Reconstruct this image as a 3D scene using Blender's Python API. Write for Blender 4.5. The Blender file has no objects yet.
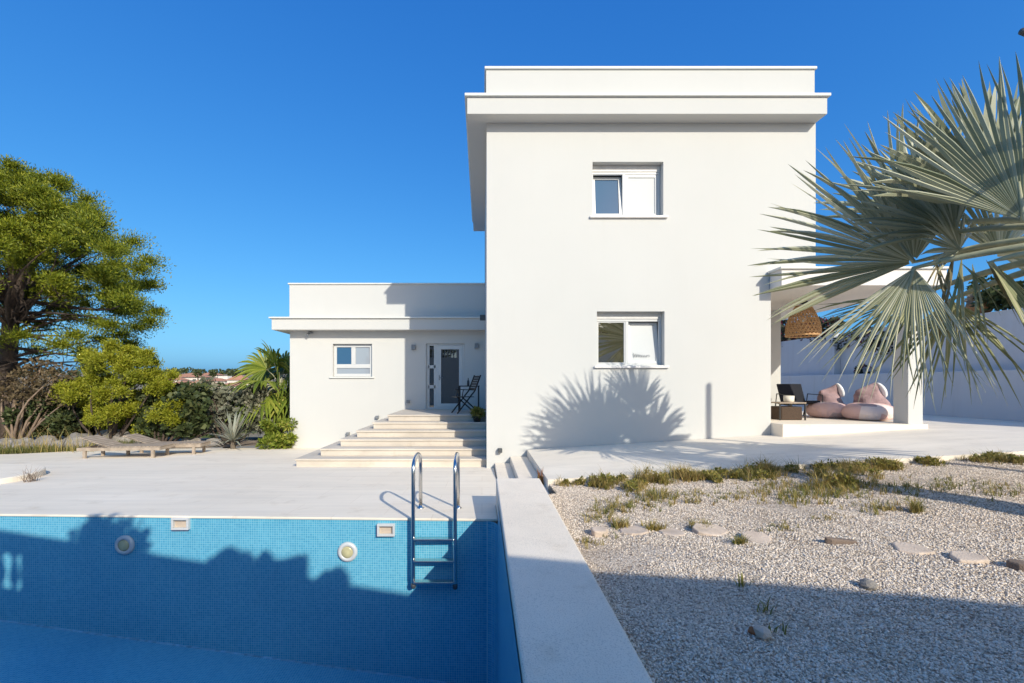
import bpy, math, random
import numpy as np
from mathutils import Vector, Matrix

R = math.radians
scn = bpy.context.scene
COL = scn.collection
rnd = random.Random(7)
F = 455.1          # focal length in pixels (16 mm on 36 mm at 1024 px)
SKY = ((1.3, .235), (.85, .385), (.5, .525))
EYE = 1.6          # eye height above the pool edge; geometry is written relative to the eye

def P(px, py, Y):
    """point seen at a photo pixel at a given distance"""
    return Vector(((px-482)*Y/F, Y, (384-py)*Y/F))

# ------------------------------------------------------------------ node helpers
def new_mat(name):
    m = bpy.data.materials.new(name); m.use_nodes = True
    nt = m.node_tree
    for n in list(nt.nodes):
        if n.type != 'OUTPUT_MATERIAL': nt.nodes.remove(n)
    return m, nt, nt.nodes['Material Output']
def N(nt, t, **kw):
    n = nt.nodes.new(t)
    for k, v in kw.items():
        if k in n.inputs: n.inputs[k].default_value = v
        else: setattr(n, k, v)
    return n
def L(nt, a, b): nt.links.new(a, b)
def rgb(c): return (c[0], c[1], c[2], 1.0)
def coords(nt, scale=(1,1,1), rot=(0,0,0)):
    g = N(nt, 'ShaderNodeNewGeometry')
    mp = N(nt, 'ShaderNodeMapping'); mp.inputs['Scale'].default_value = scale; mp.inputs['Rotation'].default_value = rot
    L(nt, g.outputs['Position'], mp.inputs['Vector'])
    return mp.outputs['Vector']
def noise(nt, vec, scale, detail=4, rough=.55):
    n = N(nt, 'ShaderNodeTexNoise'); n.inputs['Scale'].default_value = scale
    n.inputs['Detail'].default_value = detail; n.inputs['Roughness'].default_value = rough
    L(nt, vec, n.inputs['Vector']); return n.outputs['Fac']
def ramp(nt, fac, stops):
    r = N(nt, 'ShaderNodeValToRGB'); e = r.color_ramp.elements
    while len(e) < len(stops): e.new(.5)
    for i, (p, c) in enumerate(stops): e[i].position = p; e[i].color = rgb(c)
    L(nt, fac, r.inputs['Fac']); return r.outputs['Color']
def mixc(nt, fac, a, b, mode='MIX'):
    m = N(nt, 'ShaderNodeMix', data_type='RGBA', blend_type=mode)
    if isinstance(fac, (int, float)): m.inputs[0].default_value = fac
    else: L(nt, fac, m.inputs[0])
    for s, v in ((6, a), (7, b)):
        if isinstance(v, tuple): m.inputs[s].default_value = rgb(v)
        else: L(nt, v, m.inputs[s])
    return m.outputs[2]
def bump(nt, h, strength, dist):
    b = N(nt, 'ShaderNodeBump'); b.inputs['Strength'].default_value = strength; b.inputs['Distance'].default_value = dist
    L(nt, h, b.inputs['Height']); return b.outputs['Normal']
def principled(nt, out, color, rough=.6, metal=0, normal=None, spec=.5):
    p = N(nt, 'ShaderNodeBsdfPrincipled')
    if isinstance(color, tuple): p.inputs['Base Color'].default_value = rgb(color)
    else: L(nt, color, p.inputs['Base Color'])
    if isinstance(rough, (int, float)): p.inputs['Roughness'].default_value = rough
    else: L(nt, rough, p.inputs['Roughness'])
    p.inputs['Metallic'].default_value = metal
    p.inputs['Specular IOR Level'].default_value = spec
    if normal is not None: L(nt, normal, p.inputs['Normal'])
    L(nt, p.outputs['BSDF'], out.inputs['Surface']); return p

def simple(name, c, rough=.6, metal=0, var=.08, scale=9, bstr=.15, bdist=.004, spec=.5):
    m, nt, out = new_mat(name)
    v = coords(nt); n = noise(nt, v, scale)
    c2 = tuple(max(0, x*(1-var)) for x in c); c1 = tuple(min(1, x*(1+var)) for x in c)
    col = ramp(nt, n, [(.3, c2), (.7, c1)])
    nb = bump(nt, noise(nt, v, scale*12, 3), bstr, bdist)
    principled(nt, out, col, rough, metal, nb, spec); return m

def stucco(name, c, dirt=.06):
    m, nt, out = new_mat(name)
    v = coords(nt)
    big = noise(nt, v, .55, 5, .6); vs = coords(nt, (3.2, 3.2, .25)); streak = noise(nt, vs, 1.6, 5, .6)
    col = ramp(nt, big, [(.25, tuple(x*(1-.035) for x in c)), (.75, c)])
    st = ramp(nt, streak, [(.52, (1,1,1)), (.85, (1-dirt, 1-dirt*1.15, 1-dirt*1.4))])
    col = mixc(nt, 1.0, col, st, 'MULTIPLY')
    f = noise(nt, v, 95, 3, .6); f2 = noise(nt, v, 1.1, 3)
    h = N(nt, 'ShaderNodeMath', operation='MULTIPLY_ADD'); L(nt, f2, h.inputs[0]); h.inputs[1].default_value = 3.0; L(nt, f, h.inputs[2])
    principled(nt, out, col, .85, 0, bump(nt, h.outputs[0], .35, .004), .25); return m

def stone_floor(name, c, streak=(.35, 2.2), var=.10, speck=0.0, joint=None):
    m, nt, out = new_mat(name)
    v = coords(nt); vs = coords(nt, (streak[0], streak[1], 1))
    a = noise(nt, vs, 1.7, 7, .62); b = noise(nt, v, .33, 4, .55); s = noise(nt, v, 120, 2, .6)
    col = ramp(nt, a, [(.32, tuple(x*(1-var) for x in c)), (.68, tuple(min(1, x*(1+var*.5)) for x in c))])
    patch = ramp(nt, b, [(.35, (1,1,1)), (.75, (.93,.91,.885))])
    col = mixc(nt, 1.0, col, patch, 'MULTIPLY')
    if speck > 0:
        sp = ramp(nt, s, [(.36, (1-speck, 1-speck, 1-speck)), (.47, (1,1,1))])
        col = mixc(nt, 1.0, col, sp, 'MULTIPLY')
    if joint:                                                      # faint joints between slabs
        br = N(nt, 'ShaderNodeTexBrick'); br.offset = .5; L(nt, v, br.inputs['Vector']); br.inputs['Scale'].default_value = 1.0
        br.inputs['Color1'].default_value = rgb((1,1,1)); br.inputs['Color2'].default_value = rgb((.955,.95,.94)); br.inputs['Mortar'].default_value = rgb((.86,.83,.79))
        br.inputs['Mortar Size'].default_value = .006; br.inputs['Mortar Smooth'].default_value = .5; br.inputs['Brick Width'].default_value = joint[0]; br.inputs['Row Height'].default_value = joint[1]
        col = mixc(nt, .8, col, br.outputs['Color'], 'MULTIPLY')
    stain = noise(nt, v, 2.3, 8, .7)
    sc = ramp(nt, stain, [(.56, (1,1,1)), (.74, (.82,.785,.735))])
    col = mixc(nt, .8, col, sc, 'MULTIPLY')
    hh = N(nt, 'ShaderNodeMath', operation='MULTIPLY_ADD'); L(nt, a, hh.inputs[0]); hh.inputs[1].default_value = 1.5; L(nt, s, hh.inputs[2])
    principled(nt, out, col, .75, 0, bump(nt, hh.outputs[0], .4, .005), .3); return m

def mosaic(name, plane):
    """glass mosaic, 2.7 cm tiles; plane says which two axes it runs along"""
    m, nt, out = new_mat(name)
    g = N(nt, 'ShaderNodeNewGeometry'); sx = N(nt, 'ShaderNodeSeparateXYZ'); L(nt, g.outputs['Position'], sx.inputs[0])
    cb = N(nt, 'ShaderNodeCombineXYZ'); L(nt, sx.outputs[plane[0]], cb.inputs[0]); L(nt, sx.outputs[plane[1]], cb.inputs[1])
    b = N(nt, 'ShaderNodeTexBrick'); b.offset = 0.0; b.squash = 1.0
    L(nt, cb.outputs[0], b.inputs['Vector'])
    b.inputs['Color1'].default_value = rgb((.10,.43,.59)); b.inputs['Color2'].default_value = rgb((.045,.34,.52)); b.inputs['Mortar'].default_value = rgb((.36,.58,.63))
    b.inputs['Scale'].default_value = 1.0; b.inputs['Mortar Size'].default_value = .0022; b.inputs['Mortar Smooth'].default_value = .2
    b.inputs['Bias'].default_value = .0; b.inputs['Brick Width'].default_value = .0275; b.inputs['Row Height'].default_value = .0275
    v = coords(nt)
    n = noise(nt, v, .8, 5, .6)
    tint = ramp(nt, n, [(.3, (.84,.88,.92)), (.7, (1.08,1.05,1.03))])
    col = mixc(nt, 1.0, b.outputs['Color'], tint, 'MULTIPLY')
    vs = coords(nt, (14, 14, .5)); dr = noise(nt, vs, 1.0, 5, .6)       # pale lime run marks
    lime = ramp(nt, dr, [(.66, (0,0,0)), (.80, (.32,.32,.32))])
    col = mixc(nt, lime, col, (.40,.58,.68))
    # scum line where floor meets wall / low level
    principled(nt, out, col, .28, 0, bump(nt, b.outputs['Fac'], -.25, .002), .5); return m

def foliage(name, c1, c2, c3=None, trans=.25, rough=.55):
    m, nt, out = new_mat(name)
    g = N(nt, 'ShaderNodeNewGeometry')
    stops = [(0.0, c1), (1.0, c2)] if c3 is None else [(0.0, c1), (.75, c2), (1.0, c3)]
    col = ramp(nt, g.outputs['Random Per Island'], stops)
    n = noise(nt, coords(nt), .9, 3)
    col = mixc(nt, 1.0, col, ramp(nt, n, [(.3, (.78,.82,.8)), (.7, (1.15,1.1,1.0))]), 'MULTIPLY')
    p = N(nt, 'ShaderNodeBsdfPrincipled'); L(nt, col, p.inputs['Base Color']); p.inputs['Roughness'].default_value = rough
    p.inputs['Specular IOR Level'].default_value = .3
    t = N(nt, 'ShaderNodeBsdfTranslucent'); L(nt, col, t.inputs['Color'])
    mx = N(nt, 'ShaderNodeMixShader'); mx.inputs[0].default_value = trans
    L(nt, p.outputs[0], mx.inputs[1]); L(nt, t.outputs[0], mx.inputs[2]); L(nt, mx.outputs[0], out.inputs['Surface'])
    return m

def glass_pane(name, base, refl, rough=.02, tint=(1,1,1)):
    """window pane backed by a dark or blinded room: diffuse base under a mirror-like face"""
    m, nt, out = new_mat(name)
    n = noise(nt, coords(nt), 1.3, 2)
    d = N(nt, 'ShaderNodeBsdfDiffuse'); d.inputs['Color'].default_value = rgb(base)
    gl = N(nt, 'ShaderNodeBsdfGlossy'); gl.inputs['Roughness'].default_value = rough; gl.inputs['Color'].default_value = rgb(tint)
    L(nt, bump(nt, n, .04, .02), gl.inputs['Normal'])
    mx = N(nt, 'ShaderNodeMixShader'); mx.inputs[0].default_value = refl
    L(nt, d.outputs[0], mx.inputs[1]); L(nt, gl.outputs[0], mx.inputs[2]); L(nt, mx.outputs[0], out.inputs['Surface']); return m

M = {}
M['wall'] = stucco('white_stucco', (.58,.57,.54), .012)
M['wall2'] = stucco('garden_wall_render', (.60,.61,.63), .10)
M['cap'] = simple('white_cap_stone', (.64,.64,.60), .6, 0, .03, 4)
M['soffit'] = stucco('soffit_render', (.72,.68,.63), .03)
M['deck'] = stone_floor('pale_deck_stone', (.92,.81,.66), (.28, 2.6), .07, joint=(1.2, .62))
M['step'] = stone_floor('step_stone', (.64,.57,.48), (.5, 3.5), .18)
M['coping'] = stone_floor('coping_stone', (.90,.79,.65), (1.2, 1.2), .07, .22)
M['terrace'] = stone_floor('terrace_concrete', (.86,.77,.645), (.6, 1.5), .10, .08)
M['mosaic_xz'] = mosaic('blue_mosaic_back', (0, 2))
M['mosaic_yz'] = mosaic('blue_mosaic_side', (1, 2))
M['mosaic_xy'] = mosaic('blue_mosaic_floor', (0, 1))
M['steel'] = simple('polished_steel', (.66,.64,.61), .22, 1.0, .03, 6, .02)
M['pvc'] = simple('white_window_frame', (.58,.58,.57), .35, 0, .02, 5, .03)
M['grey_dark'] = simple('dark_grey_metal', (.07,.075,.08), .45, 0, .1, 12, .05)
M['grey_mid'] = simple('grey_metal', (.22,.23,.24), .45, .2, .1, 12, .05)
M['black'] = simple('black_metal', (.012,.012,.013), .4, 0, .1, 15, .05)
M['black_cloth'] = simple('black_canvas', (.010,.011,.018), .9, 0, .15, 30, .3)
M['glass_sky'] = glass_pane('painted_sky_glass', (.03,.095,.19), .06)  # sky reflection painted in as a blue base, hardly mirrored
M['glass_dark'] = glass_pane('dark_door_glass', (.012,.014,.014), .16)
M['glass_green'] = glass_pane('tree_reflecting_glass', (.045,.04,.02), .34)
M['glass_pale'] = glass_pane('pale_glass', (.30,.33,.37), .10)
M['blind'] = glass_pane('glass_over_white_blind', (.60,.61,.60), .02, .05)
M['decal'] = simple('grey_decal', (.16,.17,.18), .6)
M['basket'] = simple('woven_rattan', (.30,.15,.06), .8, 0, .3, 30, .4)
M['rattan_dark'] = simple('dark_rattan', (.06,.035,.02), .8, 0, .4, 40, .4)
M['pink'] = simple('pale_pink_cloth', (.68,.53,.48), .9, 0, .14, 4, .9, .05)
M['mauve'] = simple('dusty_mauve_cloth', (.43,.29,.29), .9, 0, .3, 5, .9, .05)
def print_cloth():
    m, nt, out = new_mat('printed_pink_cloth'); v = coords(nt)
    vo = N(nt, 'ShaderNodeTexVoronoi'); vo.inputs['Scale'].default_value = 2.6; L(nt, v, vo.inputs['Vector'])
    sep = N(nt, 'ShaderNodeSeparateColor'); L(nt, vo.outputs['Color'], sep.inputs[0])
    r = N(nt, 'ShaderNodeValToRGB'); r.color_ramp.interpolation = 'CONSTANT'; e = r.color_ramp.elements; e[0].color = rgb((.70,.47,.43)); e[1].position = .5; e[1].color = rgb((.82,.68,.63)); x = e.new(.75); x.color = rgb((.50,.37,.35))
    L(nt, sep.outputs[0], r.inputs['Fac']); wr = noise(nt, v, 7, 5, .6)
    principled(nt, out, r.outputs['Color'], .9, 0, bump(nt, wr, .9, .05), .2); return m
M['pink'] = print_cloth()
M['white_tag'] = simple('white_cloth', (.8,.78,.76), .9)
M['cup'] = simple('cream_ceramic', (.72,.66,.56), .4)
M['wood_grey'] = simple('weathered_grey_wood', (.36,.285,.215), .85, 0, .22, 7, .4)
M['terracotta'] = simple('terracotta_tile', (.42,.20,.12), .85, 0, .2, 4)
M['far_wall'] = simple('cream_far_wall', (.66,.60,.53), .9, 0, .06, .6)
M['far_window'] = simple('far_window_dark', (.07,.08,.09), .3)
M['soil'] = simple('dry_soil', (.27,.21,.16), .95, 0, .3, 2.2, .6, .03)
M['hill'] = simple('dry_hillside', (.24,.20,.14), .95, 0, .35, .15, .6, .3)
M['rock'] = simple('limestone_rock', (.27,.24,.21), .9, 0, .25, 3.5, .8, .03)
M['flatstone'] = simple('pale_flagstone', (.60,.475,.37), .9, 0, .2, 6, .6, .012)
M['bark'] = simple('pine_bark', (.085,.06,.045), .95, 0, .4, 9, 1.0, .03)
M['bark_pale'] = simple('palm_bark', (.20,.16,.12), .95, 0, .35, 9, 1.0, .03)
M['twig'] = simple('dry_twigs', (.23,.165,.12), .95, 0, .35, 5)
M['petiole'] = simple('palm_petiole', (.42,.40,.24), .55, 0, .2, 8)
M['pine'] = foliage('pine_needles', (.085,.12,.008), (.21,.24,.014), (.34,.33,.03), .25)
M['pine_y'] = foliage('yellow_green_needles', (.19,.22,.015), (.33,.335,.025), (.42,.39,.05), .3)
M['shrub'] = foliage('dark_shrub_leaves', (.035,.05,.02), (.075,.10,.035), (.14,.15,.06), .2)
M['brown_leaf'] = foliage('brown_dry_leaves', (.08,.06,.035), (.15,.11,.06), (.22,.16,.10), .15)
M['grey_leaf'] = foliage('grey_green_leaves', (.12,.13,.09), (.22,.22,.16), (.36,.34,.28), .2)
M['fan_green'] = foliage('green_palm_leaf', (.10,.15,.02), (.24,.29,.04), (.36,.35,.08), .3, .45)
M['fan_dead'] = foliage('dry_palm_leaf', (.20,.15,.08), (.30,.24,.12), (.36,.30,.18), .2)
M['silver'] = foliage('silver_palm_leaf', (.22,.235,.14), (.49,.485,.35), (.70,.68,.54), .16, .36)
M['silver_y'] = foliage('yellowing_palm_leaf', (.17,.19,.07), (.33,.33,.16), (.46,.42,.24), .2, .45)
M['silver_dim'] = foliage('silver_green_spike', (.28,.30,.24), (.42,.42,.36), None, .15)
M['weed_dark'] = foliage('weed_green', (.13,.145,.03), (.24,.235,.055), (.36,.30,.09), .25)
M['weed_dry'] = foliage('weed_dry', (.34,.27,.08), (.45,.35,.13), (.46,.29,.12), .25)
M['grass'] = foliage('lawn_grass', (.10,.12,.03), (.19,.19,.06), (.32,.27,.12), .25)
M['purple'] = foliage('bougainvillea_leaf', (.02,.03,.02), (.05,.05,.03), (.20,.02,.06), .2)
M['bluepanel'] = simple('blue_tarpaulin', (.10,.19,.28), .6)
M['light_lens'] = simple('yellowed_lens', (.50,.45,.25), .25)
M['orange'] = simple('orange_clay', (.35,.13,.05), .9)

def gravel_mat():
    m, nt, out = new_mat('pale_gravel')
    v = coords(nt)
    vo = N(nt, 'ShaderNodeTexVoronoi'); vo.inputs['Scale'].default_value = 62; L(nt, v, vo.inputs['Vector'])
    sep = N(nt, 'ShaderNodeSeparateColor'); L(nt, vo.outputs['Color'], sep.inputs[0])
    col = ramp(nt, sep.outputs[0], [(0, (.36,.28,.215)), (.25, (.63,.525,.425)), (.6, (.80,.68,.55)), (1, (.92,.81,.68))])
    n = noise(nt, v, .9, 5, .6)
    col = mixc(nt, 1.0, col, ramp(nt, n, [(.3, (.80,.74,.67)), (.65, (1.08,1.06,1.04))]), 'MULTIPLY')
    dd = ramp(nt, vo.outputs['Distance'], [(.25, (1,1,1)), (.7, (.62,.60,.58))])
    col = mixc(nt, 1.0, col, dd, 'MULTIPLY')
    inv = N(nt, 'ShaderNodeMath', operation='SUBTRACT'); inv.inputs[0].default_value = 1; L(nt, vo.outputs['Distance'], inv.inputs[1])
    principled(nt, out, col, .9, 0, bump(nt, inv.outputs[0], .9, .012), .2); return m
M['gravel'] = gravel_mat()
def pebble_mat():
    m, nt, out = new_mat('pebbles')
    g = N(nt, 'ShaderNodeNewGeometry')
    col = ramp(nt, g.outputs['Random Per Island'], [(0, (.30,.24,.185)), (.2, (.60,.505,.41)), (.6, (.80,.68,.56)), (1, (.92,.82,.70))])
    principled(nt, out, col, .85, 0, None, .25); return m
M['pebble'] = pebble_mat()
def weave_mat():
    m, nt, out = new_mat('woven_lamp_cane')
    n = noise(nt, coords(nt), 25, 3)
    col = ramp(nt, n, [(.3, (.44,.23,.09)), (.7, (.66,.41,.20))])
    principled(nt, out, col, .7); return m
M['cane'] = weave_mat()

# ------------------------------------------------------------------ mesh builder
class MB:
    def __init__(s): s.v = []; s.f = []
    def add(s, vs, fs):
        o = len(s.v); s.v += [tuple(p) for p in vs]; s.f += [tuple(i+o for i in f) for f in fs]
    def box(s, x0, x1, y0, y1, z0, z1):
        s.add([(x0,y0,z0),(x1,y0,z0),(x1,y1,z0),(x0,y1,z0),(x0,y0,z1),(x1,y0,z1),(x1,y1,z1),(x0,y1,z1)],
              [(3,2,1,0),(4,5,6,7),(0,1,5,4),(1,2,6,5),(2,3,7,6),(3,0,4,7)]); return s
    def obox(s, c, ux, uy, uz, hx, hy, hz):
        c = Vector(c); vs = []
        for k in (-1,1):
            for a, b in ((-1,-1),(1,-1),(1,1),(-1,1)): vs.append(c + ux*hx*a + uy*hy*b + uz*hz*k)
        s.add(vs, [(3,2,1,0),(4,5,6,7),(0,1,5,4),(1,2,6,5),(2,3,7,6),(3,0,4,7)]); return s
    def bar(s, a, b, w, h=None, up=(0,0,1)):
        a, b = Vector(a), Vector(b); h = h or w; d = b-a; l = d.length; d = d/l
        side = d.cross(Vector(up))
        if side.length < 1e-4: side = d.cross(Vector((1,0,0)))
        side.normalize(); u = side.cross(d).normalized()
        return s.obox((a+b)/2, d, side, u, l/2, w/2, h/2)
    def prism(s, poly, zt, zb):
        n = len(poly)
        top = [(x, y, zt(x, y) if callable(zt) else zt) for x, y in poly]
        bot = [(x, y, zb(x, y) if callable(zb) else zb) for x, y in poly]
        s.add(top+bot, [tuple(range(n)), tuple(range(2*n-1, n-1, -1))] + [(i, i+n, (i+1) % n+n, (i+1) % n) for i in range(n)]); return s
    def tube(s, pts, r, n=10, cap=True):
        pts = [Vector(p) for p in pts]; m = len(pts)
        rs = r if isinstance(r, (list, tuple)) else [r]*m
        base = len(s.v); prev = None
        for i, p in enumerate(pts):
            d = (pts[min(i+1, m-1)] - pts[max(i-1, 0)]).normalized()
            if prev is None:
                a = d.cross(Vector((0,0,1)));
                if a.length < 1e-3: a = d.cross(Vector((1,0,0)))
            else: a = prev - d*prev.dot(d)
            a.normalize(); b = d.cross(a); prev = a
            for k in range(n):
                t = 2*math.pi*k/n; s.v.append(tuple(p + (a*math.cos(t)+b*math.sin(t))*rs[i]))
        for i in range(m-1):
            for k in range(n):
                s.f.append((base+i*n+k, base+i*n+(k+1) % n, base+(i+1)*n+(k+1) % n, base+(i+1)*n+k))
        if cap:
            s.f.append(tuple(base+k for k in range(n-1, -1, -1))); s.f.append(tuple(base+(m-1)*n+k for k in range(n)))
        return s
    def lathe(s, c, prof, n=20, axis=(0,0,1)):
        ax = Vector(axis).normalized(); a = ax.cross(Vector((1,0,0)));
        if a.length < 1e-3: a = ax.cross(Vector((0,1,0)))
        a.normalize(); b = ax.cross(a); c = Vector(c); base = len(s.v)
        for r, h in prof:
            for k in range(n):
                t = 2*math.pi*k/n; s.v.append(tuple(c + ax*h + (a*math.cos(t)+b*math.sin(t))*r))
        for i in range(len(prof)-1):
            for k in range(n):
                s.f.append((base+i*n+k, base+i*n+(k+1) % n, base+(i+1)*n+(k+1) % n, base+(i+1)*n+k))
        s.f.append(tuple(base+k for k in range(n-1, -1, -1))); s.f.append(tuple(base+(len(prof)-1)*n+k for k in range(n)))
        return s
    def rock(s, c, r, seed, flat=1.0, sub=2, rough=.28):
        rr = random.Random(seed)
        import bmesh
        bm = bmesh.new(); bmesh.ops.create_icosphere(bm, subdivisions=sub, radius=1)
        pl = [(Vector((rr.gauss(0,1), rr.gauss(0,1), rr.gauss(0,1))).normalized(), rr.uniform(.55,.9)) for _ in range(9)]
        for v in bm.verts:
            p = v.co.copy()
            for nrm, d in pl:
                q = p.dot(nrm)
                if q > d: p -= nrm*(q-d)*.85
            p *= 1+rr.uniform(-rough, rough)*.2
            v.co = Vector((p.x*r[0], p.y*r[1], p.z*r[2]))
        bm.verts.index_update()
        s.add([Vector(c)+v.co for v in bm.verts], [tuple(v.index for v in f.verts) for f in bm.faces]); bm.free(); return s

def origin_of(parent):
    while parent.parent: parent = parent.parent
    return Vector(parent.location)
def obj(name, mb, mat, parent=None, loc=None, smooth=False, bevel=0, seg=2):
    o0 = origin_of(parent) if parent else Vector(loc or (0,0,0))
    me = bpy.data.meshes.new(name)
    me.from_pydata([(p[0]-o0.x, p[1]-o0.y, p[2]-o0.z) for p in mb.v], [], mb.f); me.update()
    return _link(name, me, mat, parent, o0, smooth, bevel, seg)
def _link(name, me, mat, parent, o0, smooth=False, bevel=0, seg=2):
    if isinstance(mat, str): mat = M[mat]
    me.materials.append(mat)
    if smooth: me.polygons.foreach_set('use_smooth', [True]*len(me.polygons))
    o = bpy.data.objects.new(name, me); COL.objects.link(o)
    if parent: o.parent = parent
    else: o.location = o0
    if bevel:
        b = o.modifiers.new('bevel', 'BEVEL'); b.width = bevel; b.segments = seg; b.limit_method = 'ANGLE'; b.angle_limit = R(40)
    return o
def npobj(name, v, f, mat, parent=None, loc=None, smooth=False):
    """v (n,3) float array, f (m,k) int array, all faces with k corners"""
    o0 = origin_of(parent) if parent else Vector(loc or (0,0,0))
    v = np.asarray(v, dtype=np.float64) - np.array(o0); f = np.asarray(f, dtype=np.int32)
    me = bpy.data.meshes.new(name); n, (m, k) = len(v), f.shape
    me.vertices.add(n); me.vertices.foreach_set('co', v.astype(np.float32).ravel())
    me.loops.add(m*k); me.loops.foreach_set('vertex_index', f.ravel())
    me.polygons.add(m); me.polygons.foreach_set('loop_start', np.arange(0, m*k, k, dtype=np.int32))
    me.update(calc_edges=True); me.validate()
    return _link(name, me, mat, parent, o0, smooth)
def tag(o, label, cat, group=None):
    o['label'] = label; o['category'] = cat
    if group: o['group'] = group
    return o
def thing(name, label, cat, loc=(0,0,0), group=None):
    o = bpy.data.objects.new(name, None); COL.objects.link(o); o.location = loc; o.empty_display_size = .2
    return tag(o, label, cat, group)
def struct(o): o['kind'] = 'structure'; return o
def stuff(o, label, cat): o['kind'] = 'stuff'; return tag(o, label, cat)
def copy_tree(o, parent=None):
    c = o.copy(); COL.objects.link(c); c.parent = parent
    for ch in o.children: copy_tree(ch, c)
    return c

# ------------------------------------------------------------------ levels
def dz(x, y): return -1.32 - .05*max(y, 2.0)                       # pool deck, falling gently away from the pool
def tz(x, y=0): return -1.41 + .06*(min(x, 9.0)-.97)                # terrace along the house
def gz(x, y):                                                      # gravel bed
    far = tz(x)-.065; near = -1.42 + .028*(x-.8)
    t = min(1, max(0, (y-2.5)/4.0)); return near*(1-t)+far*t
def pool_y(x): return 5.35 - .041*(x-.18)                           # far edge of the pool

# ================================================================== SETTING
# pool deck -----------------------------------------------------------------
m = MB()
m.prism([(-8.2, pool_y(-8.2)), (.183, pool_y(.183)), (.183, 6.1), (.26, 6.1), (.26, 9.95), (.2, 14.6), (-6.3, 14.6), (-11.2, 14.5), (-13.0, 12.75), (-15.5, 11.9), (-15.5, 5.6)], dz, lambda x, y: dz(x, y)-.028)
m.prism([(-15.5, -3), (-8.2, -3), (-8.2, 5.694), (-15.5, 5.595)], lambda x, y: dz(x, y)-.002, lambda x, y: dz(x, y)-.07)
m.prism([(-8.2, -3), (.16, -3), (.16, 1.55), (-8.2, 1.55)], lambda x, y: dz(x, y)-.002, lambda x, y: dz(x, y)-.07)
struct(obj('pool_deck', m, 'deck', bevel=.006))

# soil and terrain ------------------------------------------------------------
def grid(name, x0, x1, y0, y1, nx, ny, zf, mat, keep=None):
    xs = np.linspace(x0, x1, nx); ys = np.linspace(y0, y1, ny); vs = []; fs = []
    for y in ys:
        for x in xs: vs.append((x, y, zf(x, y)))
    for j in range(ny-1):
        for i in range(nx-1):
            if keep is None or keep((xs[i]+xs[i+1])/2, (ys[j]+ys[j+1])/2): fs.append((j*nx+i, j*nx+i+1, (j+1)*nx+i+1, (j+1)*nx+i))
    return npobj(name, vs, fs, mat, smooth=True)
def nz(x, y, s, a): return a*(math.sin(x*s*1.3+y*s*.7)+math.sin(x*s*.6-y*s*1.1+2.1)+.6*math.sin(x*s*2.3+y*s*1.9+.7))/2.6
def ground_z(x, y):
    r = math.hypot(x, y)
    z = -6.5 + nz(x, y, .02, 1.2)
    if y > 60: z += .072*min(205, max(0, y-104))
    return z
struct(grid('ground', -900, 900, -500, 1300, 110, 110, ground_z, 'hill'))
def soil_z(x, y):
    return -2.02 + nz(x, y, 1.1, .06) - max(0, y-17)*.12
struct(grid('garden_soil', -34, -5.9, 11.6, 30, 60, 40, soil_z, 'soil', lambda x, y: y > 11.8 + max(0, (x+15.5)*.42)))

# gravel ------------------------------------------------------------------------
def gkeep(x, y): return y < 6.1 or x > .985
go = grid('gravel_bed', .74, 14, -3.2, 6.72, 150, 130, lambda x, y: gz(x, y)+nz(x, y, 2.7, .018)+nz(x, y, 9, .006), 'gravel', gkeep); struct(go)
rng = np.random.default_rng(5)
def pebbles(n, xr, yr, size):
    xs = []; ys = []
    while len(xs) < n:
        y = yr[0] + (yr[1]-yr[0])*rng.random()**1.9; x = rng.uniform(*xr)
        if x < .8 or x > y*1.22+.15 or not gkeep(x, y): continue
        if nz(x, y, 1.9, 1)+nz(x+3, y, 4.3, .6) > .45+rng.random()*.5: continue
        xs.append(x); ys.append(y)
    xs = np.array(xs); ys = np.array(ys)
    zs = np.array([gz(a, b)+nz(a, b, 2.7, .018)+nz(a, b, 9, .006) for a, b in zip(xs, ys)])
    octv = np.array([(1,0,0),(-1,0,0),(0,1,0),(0,-1,0),(0,0,1),(0,0,-1)], float)
    octf = np.array([(0,2,4),(2,1,4),(1,3,4),(3,0,4),(2,0,5),(1,2,5),(3,1,5),(0,3,5)])
    s = size*(.55+.9*rng.random((n, 1))**1.6)*np.ones((1, 3)); s = s*rng.uniform(.65, 1.25, (n, 3)); s[:, 2] *= .7
    th = rng.uniform(0, 2*np.pi, n); c, sn = np.cos(th), np.sin(th)
    pv = octv[None]*s[:, None, :] + rng.normal(0, size*.18, (n, 6, 3))
    x = pv[:, :, 0]*c[:, None]-pv[:, :, 1]*sn[:, None]; y = pv[:, :, 0]*sn[:, None]+pv[:, :, 1]*c[:, None]
    pv = np.stack([x+xs[:, None], y+ys[:, None], pv[:, :, 2]+(zs+.003)[:, None]], -1)
    f = octf[None]+6*np.arange(n)[:, None, None]
    return pv.reshape(-1, 3), f.reshape(-1, 3)
pv, pf = pebbles(125000, (.8, 8.2), (1.7, 6.7), .0074)
stuff(npobj('gravel', pv, pf, 'pebble'), 'loose pale grey and pink gravel stones covering the yard', 'gravel')

# terrace and drive -------------------------------------------------------------
m = MB(); m.prism([(.97, 6.7), (9.6, 6.7), (13.29, 6.7), (13.29, 21), (6.24, 21), (6.24, 9.79), (.97, 9.79)], tz, lambda x, y: tz(x)-.35)
# two-slope slab: split so that the top stays planar
m = MB()
m.prism([(.97, 6.7), (9.0, 6.7), (9.0, 9.79), (.97, 9.79)], tz, lambda x, y: tz(x)-.35)
m.prism([(9.0, 6.7), (13.29, 6.7), (13.29, 21), (9.0, 21)], tz, lambda x, y: tz(x)-.35)
m.prism([(6.24, 9.79), (9.0, 9.79), (9.0, 21), (6.24, 21)], tz, lambda x, y: tz(x)-.35)
struct(obj('terrace', m, 'terrace'))

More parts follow.
